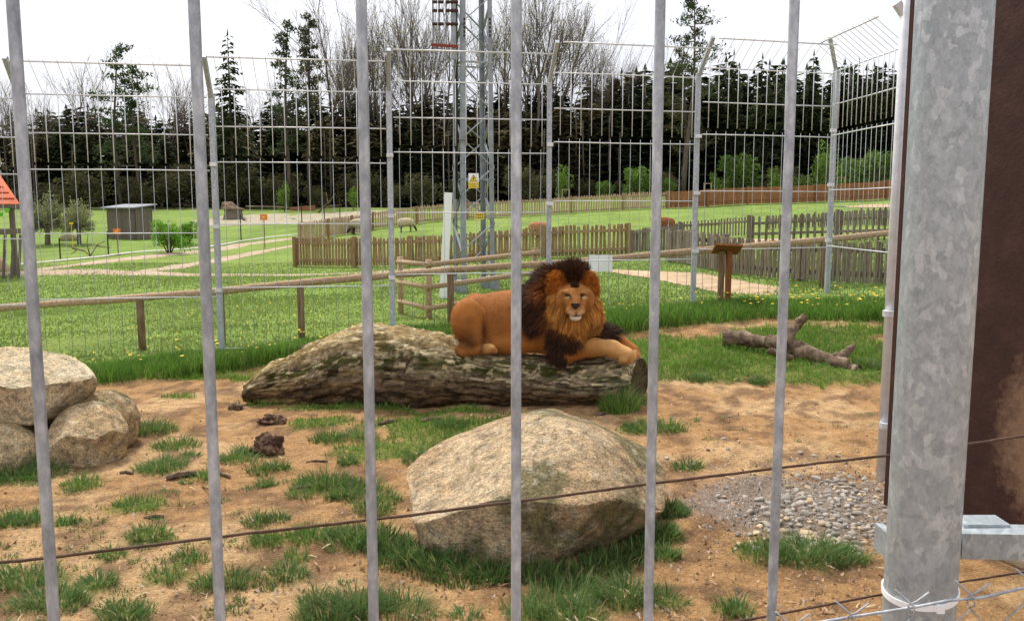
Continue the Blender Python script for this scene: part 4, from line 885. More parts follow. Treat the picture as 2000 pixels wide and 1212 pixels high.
# ------------------------------------------------------------------ boulders
def rock(name, label, c, rad, planes, seed, colA, colB, moss=.3, rz=0, sub=5, amp=.07, cat='boulder', mossc=(.12, .13, .05), group=None, soft=.04):
    bm = bmesh.new(); bmesh.ops.create_icosphere(bm, subdivisions=sub, radius=1); V = np.array([v.co[:] for v in bm.verts]); Fs = np.array([[v.index for v in f.verts] for f in bm.faces]); bm.free()
    V = V * (1 + .0); V = V * np.array(rad) * 1.25
    for n_, d_ in planes:
        n_ = np.array(n_, float); n_ /= np.linalg.norm(n_); s = V @ n_ - d_ + (fbm3(V, 2.2, seed + 3, 3) - .5) * .12 * d_
        over = np.where(s > soft, s - soft * .5, np.where(s > 0, s * s / (2 * soft), 0)); V = V - over[:, None] * n_
    nrm = V / np.linalg.norm(V, axis=1)[:, None]; m_ = float(np.mean(rad))
    V = V + nrm * ((fbm3(V / m_, 2.0, seed, 5) - .5) * amp * 2.2 * m_ + (fbm3(V / m_, 9, seed + 9, 3) - .5) * amp * .45 * m_)[:, None]
    a = R(rz); V = V @ np.array([[math.cos(a), math.sin(a), 0], [-math.sin(a), math.cos(a), 0], [0, 0, 1]])
    t = sm(.35, .65, fbm3(V, 2.6, seed + 20, 4))[:, None]; col = np.array(colA) * (1 - t) + np.array(colB) * t
    k = (sm(.52, .64, fbm3(V, 3.4, seed + 30, 5) + (moss - .3) * .5) * .85)[:, None]; col = col * (1 - k) + np.array(mossc) * k
    sp = sm(.62, .7, fbm3(V, 26, seed + 40, 2))[:, None] * .5; col = col * (1 - sp) + np.array((.62, .56, .42)) * sp
    dk = sm(.6, .7, fbm3(V, 17, seed + 50, 3))[:, None] * .45; col = col * (1 - dk) + np.array((.13, .1, .065)) * dk
    c = np.array(c, float)
    o = npmesh(name, V + c, Fs, M_rock, org=(c[0], c[1], c[2] - rad[2] * .9), col=col, smooth=True); tag(o, label, cat, group); return o
TAN, TAN2, GRY = (.47, .33, .18), (.62, .465, .28), (.36, .31, .23)
bc = at(1046, 985, 4.98)
rock('boulder', 'big tan granite boulder lying in front of the lion, moss on its face', (bc.x + .03, 5.02, .2), (.72, .58, .48), [((-.1, -1, -.22), .5), ((.5, -.86, -.4), .5), ((-.42, -.2, .9), .315), ((.62, -.26, .76), .41), ((.02, -.42, .9), .33), ((-.3, .1, 1), .36), ((.4, .1, 1), .4), ((-1, -.15, -.3), .69), ((1, -.1, -.7), .58), ((.5, -.6, -.8), .43), ((0, 0, -1), .4)], 3, (.5, .35, .2), (.63, .475, .3), .34, amp=.05, mossc=(.17, .155, .07), sub=6, soft=.09)
lc = at(62, 760, 6.5)
rock('boulder', 'pale boulder balanced on top of the left rock pile', (lc.x - .1, lc.y, lc.z), (.44, .36, .3), [((-.1, -1, -.35), .26), ((.22, -.22, 1), .17), ((.75, -.75, -.2), .33), ((.9, -.2, -.75), .34), ((-.4, -.6, .7), .3), ((0, 0, -1), .22)], 8, TAN2, (.7, .58, .39), .1, amp=.07, soft=.012)
lc = at(168, 842, 6.25)
rock('boulder', 'cracked tan boulder at the lower right of the left rock pile', (lc.x - .05, lc.y + .1, .16), (.225, .28, .22), [((.1, -1, -.25), .2), ((.25, -.5, 1), .17), ((-.5, -.5, .6), .2), ((.9, -.5, -.2), .23), ((.7, .1, .7), .22), ((0, 0, -1), .2)], 14, TAN, TAN2, .25, amp=.1, soft=.01)
lc = at(212, 805, 6.75)
rock('boulder', 'flat rounded boulder at the back of the left rock pile', (lc.x - .06, lc.y, .17), (.22, .26, .22), [((0, -.4, 1), .22), ((.8, -.2, .5), .27)], 21, TAN, TAN2, .2, amp=.06)
lc = at(5, 860, 6.2)
rock('boulder', 'yellowish boulder under the left rock pile, cut by the picture edge', (lc.x - .12, lc.y, .08), (.3, .24, .2), [((.2, -.6, .8), .2), ((0, -1, 0), .24)], 27, (.5, .38, .2), TAN2, .1, amp=.06)
lc = at(95, 850, 7.0); rock('boulder', 'shaded boulder wedged inside the left rock pile', (lc.x, lc.y, .14), (.3, .26, .26), [((0, -1, 0), .2)], 33, GRY, TAN, .3, amp=.06)
# pebbles: shared meshes, each stone an object of its own
def pebmesh(seed, cols):
    bm = bmesh.new(); bmesh.ops.create_icosphere(bm, subdivisions=2, radius=1); V = np.array([v.co[:] for v in bm.verts]); Fs = np.array([[v.index for v in f.verts] for f in bm.faces]); bm.free()
    V = V * (1 + (fbm3(V, 1.1, seed, 2) - .5)[:, None] * 1.5) * np.array((1, .8, .62)); t = fbm3(V, 1.5, seed + 5, 3)[:, None]
    o = npmesh('pebble', V, Fs, M_pebble, col=np.array(cols[0]) * (1 - t) + np.array(cols[1]) * t, smooth=True); me = o.data; bpy.data.objects.remove(o); return me
PB = [pebmesh(i * 3, ((.28, .25, .215), (.46, .41, .345))) for i in range(4)]; PT = [pebmesh(40 + i * 3, ((.46, .34, .2), (.58, .46, .31))) for i in range(3)]
random.seed(17); placed = []
def pebble(px, py, s, me, label, group, flat=1):
    p = gz(px, py); o = bpy.data.objects.new('pebble', me); C.objects.link(o); o.location = (p.x, p.y, float(hg(p.x, p.y)) + s * .08 * flat); o.scale = (s, s * random.uniform(.75, 1), s * random.uniform(.7, 1)); o.rotation_euler = (random.uniform(-.4, .4), random.uniform(-.4, .4), random.random() * 6.3)
    tag(o, label, 'stone', group)
n_ = 0; tries = 0
while n_ < 270 and tries < 6000:
    tries += 1; px = random.gauss(1620, 85); py = random.gauss(1005, 42)
    if not (1410 < px < 1745 and 925 < py < 1085): continue
    if ((px - 1640) / 190) ** 2 + ((py - 1010) / 72) ** 2 > 1 and random.random() < .85: continue
    q = gz(px, py); s = random.choice((.016, .02, .024, .03, .036)) * random.uniform(.8, 1.2)
    if any((q.x - a) ** 2 + (q.y - b) ** 2 < (.85 * (s + c)) ** 2 for a, b, c in placed): continue
    placed.append((q.x, q.y, s)); n_ += 1
    pebble(px, py, s, random.choice(PB if random.random() < .86 else PT), 'grey river pebble in the loose stone patch left of the galvanised post', 'pebbles of the stone patch')
for i, (px, py, s) in enumerate(((1443, 1068, .035), (1470, 1064, .03), (1497, 1058, .032), (1532, 1030, .042), (1548, 1042, .03), (1575, 1032, .045), (1580, 1045, .035), (1607, 1018, .035), (1612, 1048, .03), (1478, 1045, .03), (1560, 1062, .04), (1520, 1020, .03))):
    pebble(px, py, s, PT[i % 3], 'larger tan stone in the front rim of the stone patch', 'tan rim stones')
for i, (px, py, s) in enumerate(((1413, 861, .03), (1383, 880, .028), (1301, 892, .03), (1350, 907, .032), (1421, 881, .025), (1562, 880, .03), (1590, 883, .032), (1467, 855, .025), (1465, 828, .026), (1315, 818, .026), (1425, 813, .02), (1636, 886, .025), (1455, 968, .04), (1402, 972, .03), (1410, 984, .034), (1465, 804, .024), (1612, 839, .02), (1676, 877, .024))):
    pebble(px, py, s * .85, random.choice(PB), 'single grey pebble lying on the bare soil right of the boulder', 'scattered pebbles on the soil')
n = 2600; V = []; Fc = []; cl = []
for _ in range(n):
    px = random.gauss(1560, 120); py = random.gauss(980, 55)
    if not (1330 < px < 1760 and 880 < py < 1100): continue
    p = gz(px, py); z = float(hg(p.x, p.y)); s = random.uniform(.005, .013); b0 = len(V)
    V += [(p.x + random.uniform(-s, s) * 1.3, p.y + random.uniform(-s, s) * 1.3, z - .003) for _ in range(4)] + [(p.x, p.y, z + s)]; Fc += [(b0, b0 + 1, b0 + 4), (b0 + 1, b0 + 2, b0 + 4), (b0 + 2, b0 + 3, b0 + 4), (b0 + 3, b0, b0 + 4)]; g = random.uniform(.18, .42); cl += [(g, g * .93, g * .85)] * 5
tag(npmesh('fine_gravel', V, Fc, M_crumb, col=np.array(cl)), 'fine grey gravel between and around the pebbles', 'gravel', kind='stuff')
# ------------------------------------------------------------------ the big log
LT = [(484, 752), (498, 732), (524, 717), (585, 690), (640, 662), (690, 642), (720, 639), (760, 647), (820, 650), (870, 655), (905, 670), (950, 684), (1000, 691), (1060, 697), (1110, 700), (1160, 697), (1205, 693), (1248, 700)]
LB_ = [(484, 786), (540, 795), (620, 801), (760, 806), (860, 802), (950, 797), (1040, 797), (1110, 803), (1180, 808), (1248, 806)]
nS, nR = 360, 112; V = []; Cc = []
xs_ = np.linspace(484, 1250, nS)
def logsec(px):
    yt = np.interp(px, [a for a, b in LT], [b for a, b in LT]); yb = np.interp(px, [a for a, b in LB_], [b for a, b in LB_])
    Y = 8.35 - .25 * (px - 484) / 766; a = at(px, yt, Y); b = at(px, yb, Y - .18); c = (a.z + b.z) / 2; r = (a.z - b.z) / 2
    return Vector((a.x, Y, c)), r
secs = [logsec(x_) for x_ in xs_]
A_ = np.array([np.array(s[0]) for s in secs]); Rr = np.array([s[1] for s in secs])
ker = np.hanning(19); ker /= ker.sum(); Rr = np.convolve(np.pad(Rr, 9, 'edge'), ker, 'valid'); A_[:, 2] = np.convolve(np.pad(A_[:, 2], 9, 'edge'), ker, 'valid')
th = np.linspace(0, 2 * np.pi, nR, endpoint=False); S_, T_ = np.meshgrid(np.arange(nS), th, indexing='ij'); s_, t_ = S_.ravel(), T_.ravel()
depth = np.maximum(Rr, .2) * 1.02
B0 = np.stack([A_[s_, 0], A_[s_, 1] + np.cos(t_) * depth[s_], A_[s_, 2] + np.sin(t_) * Rr[s_]], 1)
u = s_ / (nS - 1)
Pn = np.stack([B0[:, 0] * 1.4, np.cos(t_) * 1.2, np.sin(t_) * 1.2], 1); Pw = Pn + np.stack([fbm3(Pn, 3, 60 + k, 3) - .5 for k in range(3)], 1) * .5
rid = 1 - np.abs(fbm3(Pn * np.array((1, 3.2, 3.2)), 2.2, 5, 4) * 2 - 1)
disp = (fbm3(Pn, 1.3, 1, 3) - .5) * .13 + (rid - .7) * .12 + (fbm3(Pn, 7, 8, 3) - .5) * .05
nd = np.stack([0 * t_, np.cos(t_), np.sin(t_)], 1); fade = np.clip((1 - u) * 25, .3, 1)
knot = np.exp(-(((B0[:, 0] - at(745, 700, 8).x) / .16) ** 2 + ((B0[:, 2] - .33) / .1) ** 2)) * (np.cos(t_) < 0) * .05
topf = np.clip(np.sin(t_), 0, 1) ** 3 * sm(.5, .62, u)
disp = disp * (1 - .75 * topf)
B1 = B0 + nd * (disp * fade - knot)[:, None]
B1[:, 0] += np.where(u > .96, (u - .96) / .04 * (.12 * np.cos(t_) * 1.0), 0)      # slanting saw cut facing front right
B1[:, 2] = np.maximum(B1[:, 2], -.06)
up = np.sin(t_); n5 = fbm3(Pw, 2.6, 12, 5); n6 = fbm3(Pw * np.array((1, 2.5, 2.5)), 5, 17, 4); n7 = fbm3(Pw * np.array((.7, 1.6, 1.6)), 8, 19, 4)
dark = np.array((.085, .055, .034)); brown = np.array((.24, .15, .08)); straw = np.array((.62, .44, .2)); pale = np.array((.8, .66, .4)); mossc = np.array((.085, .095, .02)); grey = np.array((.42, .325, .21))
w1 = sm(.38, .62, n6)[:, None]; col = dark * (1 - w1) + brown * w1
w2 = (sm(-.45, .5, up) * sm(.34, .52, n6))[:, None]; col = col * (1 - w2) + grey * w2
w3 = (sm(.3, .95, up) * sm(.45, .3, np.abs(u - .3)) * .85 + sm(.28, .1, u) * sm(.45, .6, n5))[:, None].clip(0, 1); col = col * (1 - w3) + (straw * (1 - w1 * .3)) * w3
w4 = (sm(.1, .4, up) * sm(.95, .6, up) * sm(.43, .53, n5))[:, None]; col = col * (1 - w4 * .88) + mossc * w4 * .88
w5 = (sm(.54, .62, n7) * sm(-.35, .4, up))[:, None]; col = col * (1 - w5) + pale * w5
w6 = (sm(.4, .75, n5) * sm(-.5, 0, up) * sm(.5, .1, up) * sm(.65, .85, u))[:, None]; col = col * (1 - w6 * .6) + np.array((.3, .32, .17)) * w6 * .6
idl = np.arange(nS * nR).reshape(nS, nR); Fl = np.stack([idl[:-1], np.roll(idl[:-1], -1, 1), np.roll(idl[1:], -1, 1), idl[1:]], -1).reshape(-1, 4)
lt = thing('log', 'huge weathered mossy log lying under the lion', 'log', (float(A_[180, 0]), float(A_[180, 1]), 0.0))
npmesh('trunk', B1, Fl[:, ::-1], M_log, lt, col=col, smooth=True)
def endcap(ring, name, inset, cols):
    c = ring.mean(0); V = [ring]; C2 = [np.tile(cols[0], (nR, 1))]
    for k, (f_, dx) in enumerate(((.9, -.01), (.72, -.03), (.45, -.035), (.2, -.03), (.02, -.03))):
        q = c + (ring - c) * f_ * (1 + (RNG.random((nR, 1)) - .5) * .03); q[:, 0] += dx * inset; V.append(q); C2.append(np.tile(cols[1] if k % 2 else cols[2], (nR, 1)) * RNG.uniform(.75, 1.2, (nR, 1)))
    V = np.concatenate(V); i_ = np.arange(6 * nR).reshape(6, nR); Fc = np.stack([i_[:-1], np.roll(i_[:-1], -1, 1), np.roll(i_[1:], -1, 1), i_[1:]], -1).reshape(-1, 4)
    npmesh(name, V, Fc[:, ::-1] if inset > 0 else Fc, M_log, lt, col=np.concatenate(C2))
endcap(B1.reshape(nS, nR, 3)[-1], 'cut_end', 1, [np.array((.12, .085, .05)), np.array((.16, .125, .07)), np.array((.1, .09, .04))])
endcap(B1.reshape(nS, nR, 3)[0], 'broken_end', -1, [np.array((.3, .2, .11)), np.array((.36, .26, .15)), np.array((.2, .13, .08))])
q = at(607, 678, 8.5); m = MB(); m.tube([q - Vector((.1, 0, .03)), q, q + Vector((.12, 0, .02)), q + Vector((.2, .05, 0))], [.03, .05, .055, .03], 8, jit=.12); m.build('knob', M_deadwood, lt, smooth=True)
# ------------------------------------------------------------------ the lion
Y0 = 8.22
def L(px, py, dy=0.0): p = at(px, py, Y0 + dy); return np.array(p, np.float32)
TAWNY = np.array((.295, .11, .027)); TAWN2 = np.array((.39, .15, .035)); PALE = np.array((.5, .27, .1)); GOLD = np.array((.5, .2, .03)); ORNG = np.array((.42, .12, .014)); DARK = np.array((.03, .014, .008)); DKBR = np.array((.075, .03, .014)); CREAM = np.array((.62, .5, .36)); FACE = np.array((.36, .155, .042))
# (kind, args, blend, colour, tag)
PR = []
def pc_(a, b, r1, r2, col, k=.06, tg='body', sq=None): PR.append(('c', (a, b, r1, r2, sq), k, col, tg))
def pe_(c, r, col, k=.05, tg='body'): PR.append(('e', (c, r), k, col, tg))
SQ = (1, .86, 1)
pc_(L(930, 632, .04), L(990, 630, .0), .225, .262, TAWNY, .09, sq=SQ)
pc_(L(990, 630, .0), L(1075, 632, -.03), .262, .275, TAWNY, .1, sq=SQ)
pc_(L(1075, 630, -.03), L(1110, 605, -.1), .27, .2, DKBR, .1, 'mane', sq=SQ)
pc_(L(935, 600, .04), L(1010, 590, .02), .11, .1, TAWNY, .1)                       # back line
pe_(L(913, 625, -.19), (.155, .13, .205), TAWN2 * .95, .03)                                # near haunch
pc_(L(914, 630, -.2), L(928, 662, -.26), .13, .085, TAWNY, .03)
pc_(L(930, 668, -.25), L(900, 683, -.22), .065, .055, TAWNY * .8, .03)                   # hock
pc_(L(905, 686, -.26), L(950, 681, -.31), .045, .045, TAWN2, .02)                       # hind foot
pe_(L(954, 680, -.32), (.07, .05, .046), PALE, .02)
for k in range(3): pe_(L(962 + k * 3, 682 + (k - 1) * 3, -.36 + k * .02), (.024, .022, .022), PALE, .014)
pe_(L(930, 612, .18), (.17, .13, .2), TAWNY, .06)
pc_(L(885, 660, .1), L(880, 684, .26), .035, .03, TAWNY, .03); pc_(L(880, 684, .26), L(930, 700, .36), .03, .022, TAWNY, .02)      # tail, behind the body
pe_(L(1000, 668, -.12), (.28, .14, .1), TAWN2, .08)                                      # belly flank
pe_(L(1075, 648, -.15), (.16, .12, .2), TAWNY, .08)                                       # shoulder
pc_(L(1078, 662, -.2), L(1102, 690, -.25), .12, .088, TAWN2 * .9, .06)
pc_(L(1104, 690, -.26), L(1160, 677, -.31), .084, .08, TAWN2, .045)
pc_(L(1160, 677, -.31), L(1198, 680, -.32), .082, .07, PALE * .93, .04)
pc_(L(1194, 680, -.32), L(1222, 692, -.33), .078, .076, PALE, .03, sq=(1, 1.2, .95))
for k, (a, b, dy) in enumerate(((1236, 694, -.25), (1235, 699, -.31), (1228, 703, -.36), (1217, 703, -.41))): pe_(L(a, b, dy), (.042, .031, .034), PALE * (1 - .06 * k), .009)
pc_(L(1150, 655, .05), L(1200, 662, .0), .1, .075, TAWNY, .05); pc_(L(1200, 662, .0), L(1236, 684, -.08), .074, .058, TAWN2, .03)
for k, (a, b, dy) in enumerate(((1245, 692, -.06), (1243, 694, -.11), (1240, 690, -.16))): pe_(L(a, b, dy), (.032, .032, .034), PALE * .95, .012)
# mane masses
pe_(L(1072, 590, -.06), (.2, .2, .22), DARK, .08, 'mane'); pe_(L(1062, 618, -.14), (.19, .16, .27), DARK, .08, 'mane'); pe_(L(1100, 655, -.19), (.2, .17, .18), DARK, .08, 'mane')
pe_(L(1145, 655, -.12), (.16, .15, .15), DARK, .06, 'mane'); pc_(L(1090, 690, -.3), L(1096, 700, -.32), .06, .04, DARK, .04, 'mane')
pe_(L(1085, 555, -.08), (.15, .15, .14), DKBR, .06, 'mane'); pe_(L(1175, 655, .0), (.12, .1, .08), DARK, .05, 'mane')
# ruff, brow locks and crest
pe_(L(1118, 604, -.22), (.248, .155, .225), GOLD, .04, 'ruff'); pe_(L(1124, 640, -.24), (.13, .1, .13), GOLD, .05, 'ruff')
pe_(L(1091, 549, -.21), (.085, .08, .075), ORNG, .06, 'lobe'); pe_(L(1146, 549, -.21), (.08, .08, .075), ORNG, .06, 'lobe'); pe_(L(1088, 566, -.2), (.08, .08, .08), ORNG * 1.1, .06, 'lobe'); pe_(L(1150, 566, -.2), (.075, .08, .08), ORNG * 1.1, .06, 'lobe'); pe_(L(1120, 538, -.23), (.062, .08, .09), DARK, .04, 'crest'); pe_(L(1116, 536, -.15), (.15, .1, .06), DKBR, .05, 'crest')
# head
pe_(L(1123, 583, -.3), (.15, .13, .14), FACE, .04, 'face')
pe_(L(1124, 590, -.36), (.118, .1, .1), FACE, .03, 'face')
pc_(L(1123.5, 572, -.405), L(1124, 596, -.495), .056, .05, FACE * 1.1, .03, 'face')                # nose bridge
pe_(L(1115.5, 606, -.465), (.048, .05, .041), FACE * 1.15, .026, 'face'); pe_(L(1132.5, 606, -.465), (.048, .05, .041), FACE * 1.15, .026, 'face')
pe_(L(1124, 619, -.465), (.055, .05, .036), CREAM, .016, 'face')
pe_(L(1106, 569, -.4), (.036, .026, .018), FACE, .03, 'face'); pe_(L(1138, 568.5, -.4), (.036, .026, .018), FACE, .03, 'face')   # brows
pe_(L(1097, 583, -.35), (.05, .05, .075), FACE, .05, 'face'); pe_(L(1150, 583, -.35), (.05, .05, .075), FACE, .05, 'face')       # cheeks
def prim(p, q): return cone(p, *q[1]) if q[0] == 'c' else ell(p, *q[1])
EYES = [(1107, 576.5, -.425), (1137, 576, -.425)]
def lion_sdf(p):
    d = None
    for q in PR:
        e = prim(p, q).astype(np.float32); d = e if d is None else smin(d, e, q[2])
    for a, b, c in EYES:      # eye sockets
        e = ell(p, L(a, b, c - .015), (.026, .03, .014)); d = -smin(-d, e, .012)
    e = ell(p, L(1124, 613.5, -.54), (.05, .05, .006)); d = -smin(-d, e, .008)           # mouth slit
    return d
lo = L(862, 720, 0); hi = L(1262, 500, 0)
P, Fq = surfnets(lion_sdf, (float(lo[0]), 7.6, .3), (float(hi[0]), 8.66, 1.42), .0095)
D = np.stack([prim(P, q) for q in PR], 1); cols = np.array([q[3] for q in PR]); W = np.exp(-(D - D.min(1, keepdims=True)) / .018); W /= W.sum(1, keepdims=True)
col = W @ cols
N = vnormals(P, Fq)
def gp_(tg): return D[:, [i for i, q in enumerate(PR) if q[4] == tg]].min(1)
dface = gp_('face'); S0 = Y0 / F; FC = L(1124, 590, -.4)
fx = (P[:, 0] - FC[0]) / .00487; fz = (P[:, 2] - FC[2]) / .00487       # face plane, centred between eyes and nose, units of about 5 mm
onf = (dface < .015) & (P[:, 1] < Y0 - .3)
def paint(mask, c, a=1.0):
    global col
    m_ = (np.clip(mask, 0, 1) * a)[:, None]; col = col * (1 - m_) + np.array(c) * m_
g2 = lambda cx, cy, rx, ry: np.exp(-(((fx - cx) / rx) ** 2 + ((fz - cy) / ry) ** 2) ** 2) * onf
paint(g2(0, -11, 9, 4), (.47, .24, .09), .7); paint(g2(0, 20, 30, 8), (.3, .11, .03), .5)                  # upper muzzle, forehead
for s_ in (-1, 1):
    paint(g2(s_ * 15, 9.5, 6.5, 2.6), (.58, .4, .2), .85); paint(g2(s_ * 16, 19, 8, 4), (.5, .28, .1), .6); paint(g2(s_ * 27, 12, 7, 10), (.22, .085, .025), .5)
    paint(g2(s_ * 15, 13.8, 6.5, 2.1), DARK, .95); paint(g2(s_ * 9.5, 10, 2, 3.4), DARK, .8); paint(g2(s_ * 7.5, 2, 2.2, 9), (.2, .08, .025), .55)                     # dark lids
    paint(g2(s_ * 11, 8.5, 1.4, 5), (.09, .035, .015), .6)            # tear line
    paint(g2(s_ * 23, -4, 5, 14), (.22, .085, .022), .75)
    paint(g2(s_ * 8.5, -16.5, 7.5, 5), (.66, .48, .29), .85)               # whisker pads
    for r_ in range(3): paint(g2(s_ * 9.5, -13.5 - r_ * 2.6, 6, .6), (.28, .15, .07), .4)
paint(g2(0, -29.5, 12, 4.6), (.72, .66, .56), .95); paint(g2(0, -20, 1.1, 6), DARK, .9); paint(g2(0, -23.5, 10.5, 1.3), DARK, .95); paint(g2(0, -22.2, 5, 2), (.06, .03, .02), .8)
haunch_shade = np.exp(-(((P[:, 0] - L(915, 0, 0)[0]) / .1) ** 2 + ((P[:, 2] - L(0, 655, 0)[2]) / .1) ** 2)) * (P[:, 1] < Y0); paint(haunch_shade, (.1, .04, .014), .8)  # shading of the lower haunch painted into the coat colour
crease_shade = np.exp(-((P[:, 0] - L(943 + 0, 0)[0] - .12 * (P[:, 2] - .7)) / .022) ** 2) * sm(.95, .75, P[:, 2]) * (P[:, 1] < Y0 - .1); paint(crease_shade, (.08, .03, .012), .7)  # shade in the crease before the thigh, painted as a dark line
paint(np.exp(-((P[:, 2] - L(0, 688)[2]) / .05) ** 2) * (P[:, 0] < L(1090, 0)[0]), PALE * .8, .35)
nz_ = fbm3(P, 5, 3, 5)[:, None]; col = col * (.66 + .68 * nz_)
lion = thing('lion', 'male lion with dark mane lying on the log, facing the camera', 'lion', (float(L(1050, 690)[0]), Y0, float(L(1050, 690)[2])))
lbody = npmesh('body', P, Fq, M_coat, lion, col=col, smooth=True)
for a, b, c in EYES:
    e = L(a, b, c + .006); m = MB(); m.tube([e + np.array((-.021, 0, .001)), e + np.array((-.008, -.004, 0)), e + np.array((.008, -.004, 0)), e + np.array((.021, 0, .001))], [.003, .0085, .0085, .003], 8); m.build('eye', M_nose, lbody, smooth=True)
ns = L(1124, 597, -.545); m = MB(); vs = [(-.046, .0, .02), (-.02, -.012, .024), (.02, -.012, .024), (.046, .0, .02), (.03, -.004, -.012), (.008, -.012, -.03), (-.008, -.012, -.03), (-.03, -.004, -.012), (0, -.018, .006)]
m.add([ns + np.array(v) for v in vs], [(0, 1, 8), (1, 2, 8), (2, 3, 8), (3, 4, 8), (4, 5, 8), (5, 6, 8), (6, 7, 8), (7, 0, 8)]); m.build('nose', M_nose, lbody)
# hair: ribbons rooted on the mane parts of the body surface
def hair(name, idx, dirs, length, wd, cols, seg=4, grav=.35, curl=.25, clump=0, K=220):
    n = len(idx); p = P[idx] - N[idx] * .012 + RNG.normal(0, .004, (n, 3)); d = dirs + RNG.normal(0, curl, (n, 3)); d /= np.linalg.norm(d, axis=1)[:, None]
    rnd = RNG.normal(0, 1, (n, 3)); sd = np.cross(d, rnd); sd /= np.linalg.norm(sd, axis=1)[:, None]; V = []
    for k in range(seg + 1):
        w_ = wd * (1 - .85 * (k / seg) ** 1.5)[..., None] if hasattr(wd, '__len__') else wd * (1 - .85 * (k / seg) ** 1.5)
        V.append(p - sd * w_ / 2); V.append(p + sd * w_ / 2)
        d = d + np.array((0, 0, -grav / seg)); d /= np.linalg.norm(d, axis=1)[:, None]; p = p + d * (length / seg)[:, None]
    V = np.stack(V, 1)
    if clump:
        gi = RNG.choice(n, min(K, n), replace=False); rt = V[:, 0]; near = gi[np.argmin(((rt[:, None] - rt[gi][None]) ** 2).sum(2), 1)]
        ks = (np.repeat(np.arange(seg + 1) / seg, 2) ** 1.3 * clump)[None, :, None]; mid = (V[:, 0::2] + V[:, 1::2]) / 2; mid = np.repeat(mid, 2, 1); V = V + (mid[near] - mid) * ks
        cols = cols * (.74 + .52 * RNG.random((n, 1)))[near]
    V = V.reshape(-1, 3); b = (np.arange(n) * (2 * seg + 2))[:, None]
    Fc = np.concatenate([b + [2 * k, 2 * k + 1, 2 * k + 3, 2 * k + 2] for k in range(seg)], 0); c = np.repeat(cols, 2 * seg + 2, 0)
    tip = np.tile(np.repeat(np.linspace(.75, 1.25, seg + 1), 2), n)[:, None]
    o = npmesh(name, V, Fc, M_hair, lion, col=c * tip, smooth=True); return o
dm, dr, dl, dc_ = gp_('mane'), gp_('ruff'), gp_('lobe'), gp_('crest'); db = gp_('body')
front = P[:, 1] < Y0 - .3
isface = (dface < np.minimum(dr, np.minimum(dl, dc_)) + .004) & (np.abs(fx) < 31 - 5 * (fz < -8)) & (fz < 31) & (fz > -38)
def pick(mask, n):
    i = np.nonzero(mask)[0]; return RNG.choice(i, n, replace=True)
vcol = lambda n, a, b: (lambda t: np.array(a) * (1 - t) + np.array(b) * t)(RNG.random((n, 1)))
mk = (dm < .02) & (dm < db + .02) & (dm < dr) & (dm < dl) & (dm < dc_) & ~isface
i = pick(mk, 20000); rel = P[i] - L(1110, 585, -.2); fl = rel * np.array((1.2, .2, .3)); fl /= np.linalg.norm(fl, axis=1)[:, None] + 1e-6
t_o = sm(.3, .7, fbm3(P[i], 7, 44, 3))[:, None] * sm(.36, .22, np.linalg.norm(rel, axis=1))[:, None]
hair('mane', i, N[i] * .55 + fl * .55 + np.array((-.12, 0, -.35)), RNG.uniform(.09, .17, len(i)) * (.55 + .45 * sm(.45, .7, P[i][:, 2])), .0056, vcol(len(i), DARK, DKBR * .9) * (1 - t_o * .8) + ORNG * .8 * t_o * .8, clump=.42, K=1100)
mk = (dr < .02) & (dr <= np.minimum(dm, np.minimum(dl, dc_))) & ~isface
i = pick(mk, 13000); rel = P[i] - L(1124, 588, -.3); rel[:, 1] *= .3; fl = rel / (np.linalg.norm(rel, axis=1)[:, None] + 1e-6)
rr_ = np.linalg.norm(rel, axis=1)
hair('cheek_ruff', i, N[i] * .18 + fl * .6 + np.array((0, -.04, -.6)), RNG.uniform(.06, .1, len(i)) + .08 * np.clip(-fl[:, 2], 0, 1), .0056, vcol(len(i), GOLD * .9, np.array((.66, .33, .085))) * (1 - .55 * sm(.45, .7, fbm3(P[i] * np.array((1, 1, .4)), 16, 47, 3)))[:, None], clump=.5, K=420, grav=.6, curl=.2)
mk = (dl < .02) & (dl <= np.minimum(dm, np.minimum(dr, dc_)))
i = pick(mk, 3600); hair('brow_lock', i, N[i] * .45 + np.array((0, -.12, .3)) + (P[i] - L(1119, 575, -.2)) * np.array((2.2, 0, 1.5)), RNG.uniform(.035, .065, len(i)), .0055, vcol(len(i), ORNG * .8, GOLD * 1.0), grav=.6, curl=.3, clump=.4, K=200)
mk = (dc_ < .02) & (dc_ <= np.minimum(dm, np.minimum(dr, dl)))
i = pick(mk, 2400); hair('crest', i, N[i] * .35 + np.array((0, -.05, .75)), RNG.uniform(.06, .12, len(i)), .0075, vcol(len(i), DARK, DKBR * 1.2), grav=.2)
i = pick((np.abs(fx + 2) < 6) & (fz > 27) & (fz < 44) & front, 500); hair('forelock', i, N[i] * .5 + np.array((0, -.1, .5)), RNG.uniform(.03, .06, len(i)), .006, vcol(len(i), DARK, DKBR), grav=.2)
i = pick((dm > .05) & (dr > .05) & (dface > .03) & (dl > .05) & (dc_ > .03), 26000)
hair('short_coat', i, N[i] * .55 + np.array((-.7, 0, -.25)), RNG.uniform(.018, .03, len(i)), .003, col[i] * RNG.uniform(.6, 1.45, (len(i), 1)), seg=2, grav=.3, curl=.2)
i = pick(isface & front & (dface < .01) & ((np.abs(fx) > 5) | (fz > 0)) & (fz > -14), 3500); hair('face_fur', i, N[i] * .25 + (P[i] - L(1124, 598, -.45)) * 4, RNG.uniform(.012, .022, len(i)), .0025, col[i], seg=2, curl=.1)
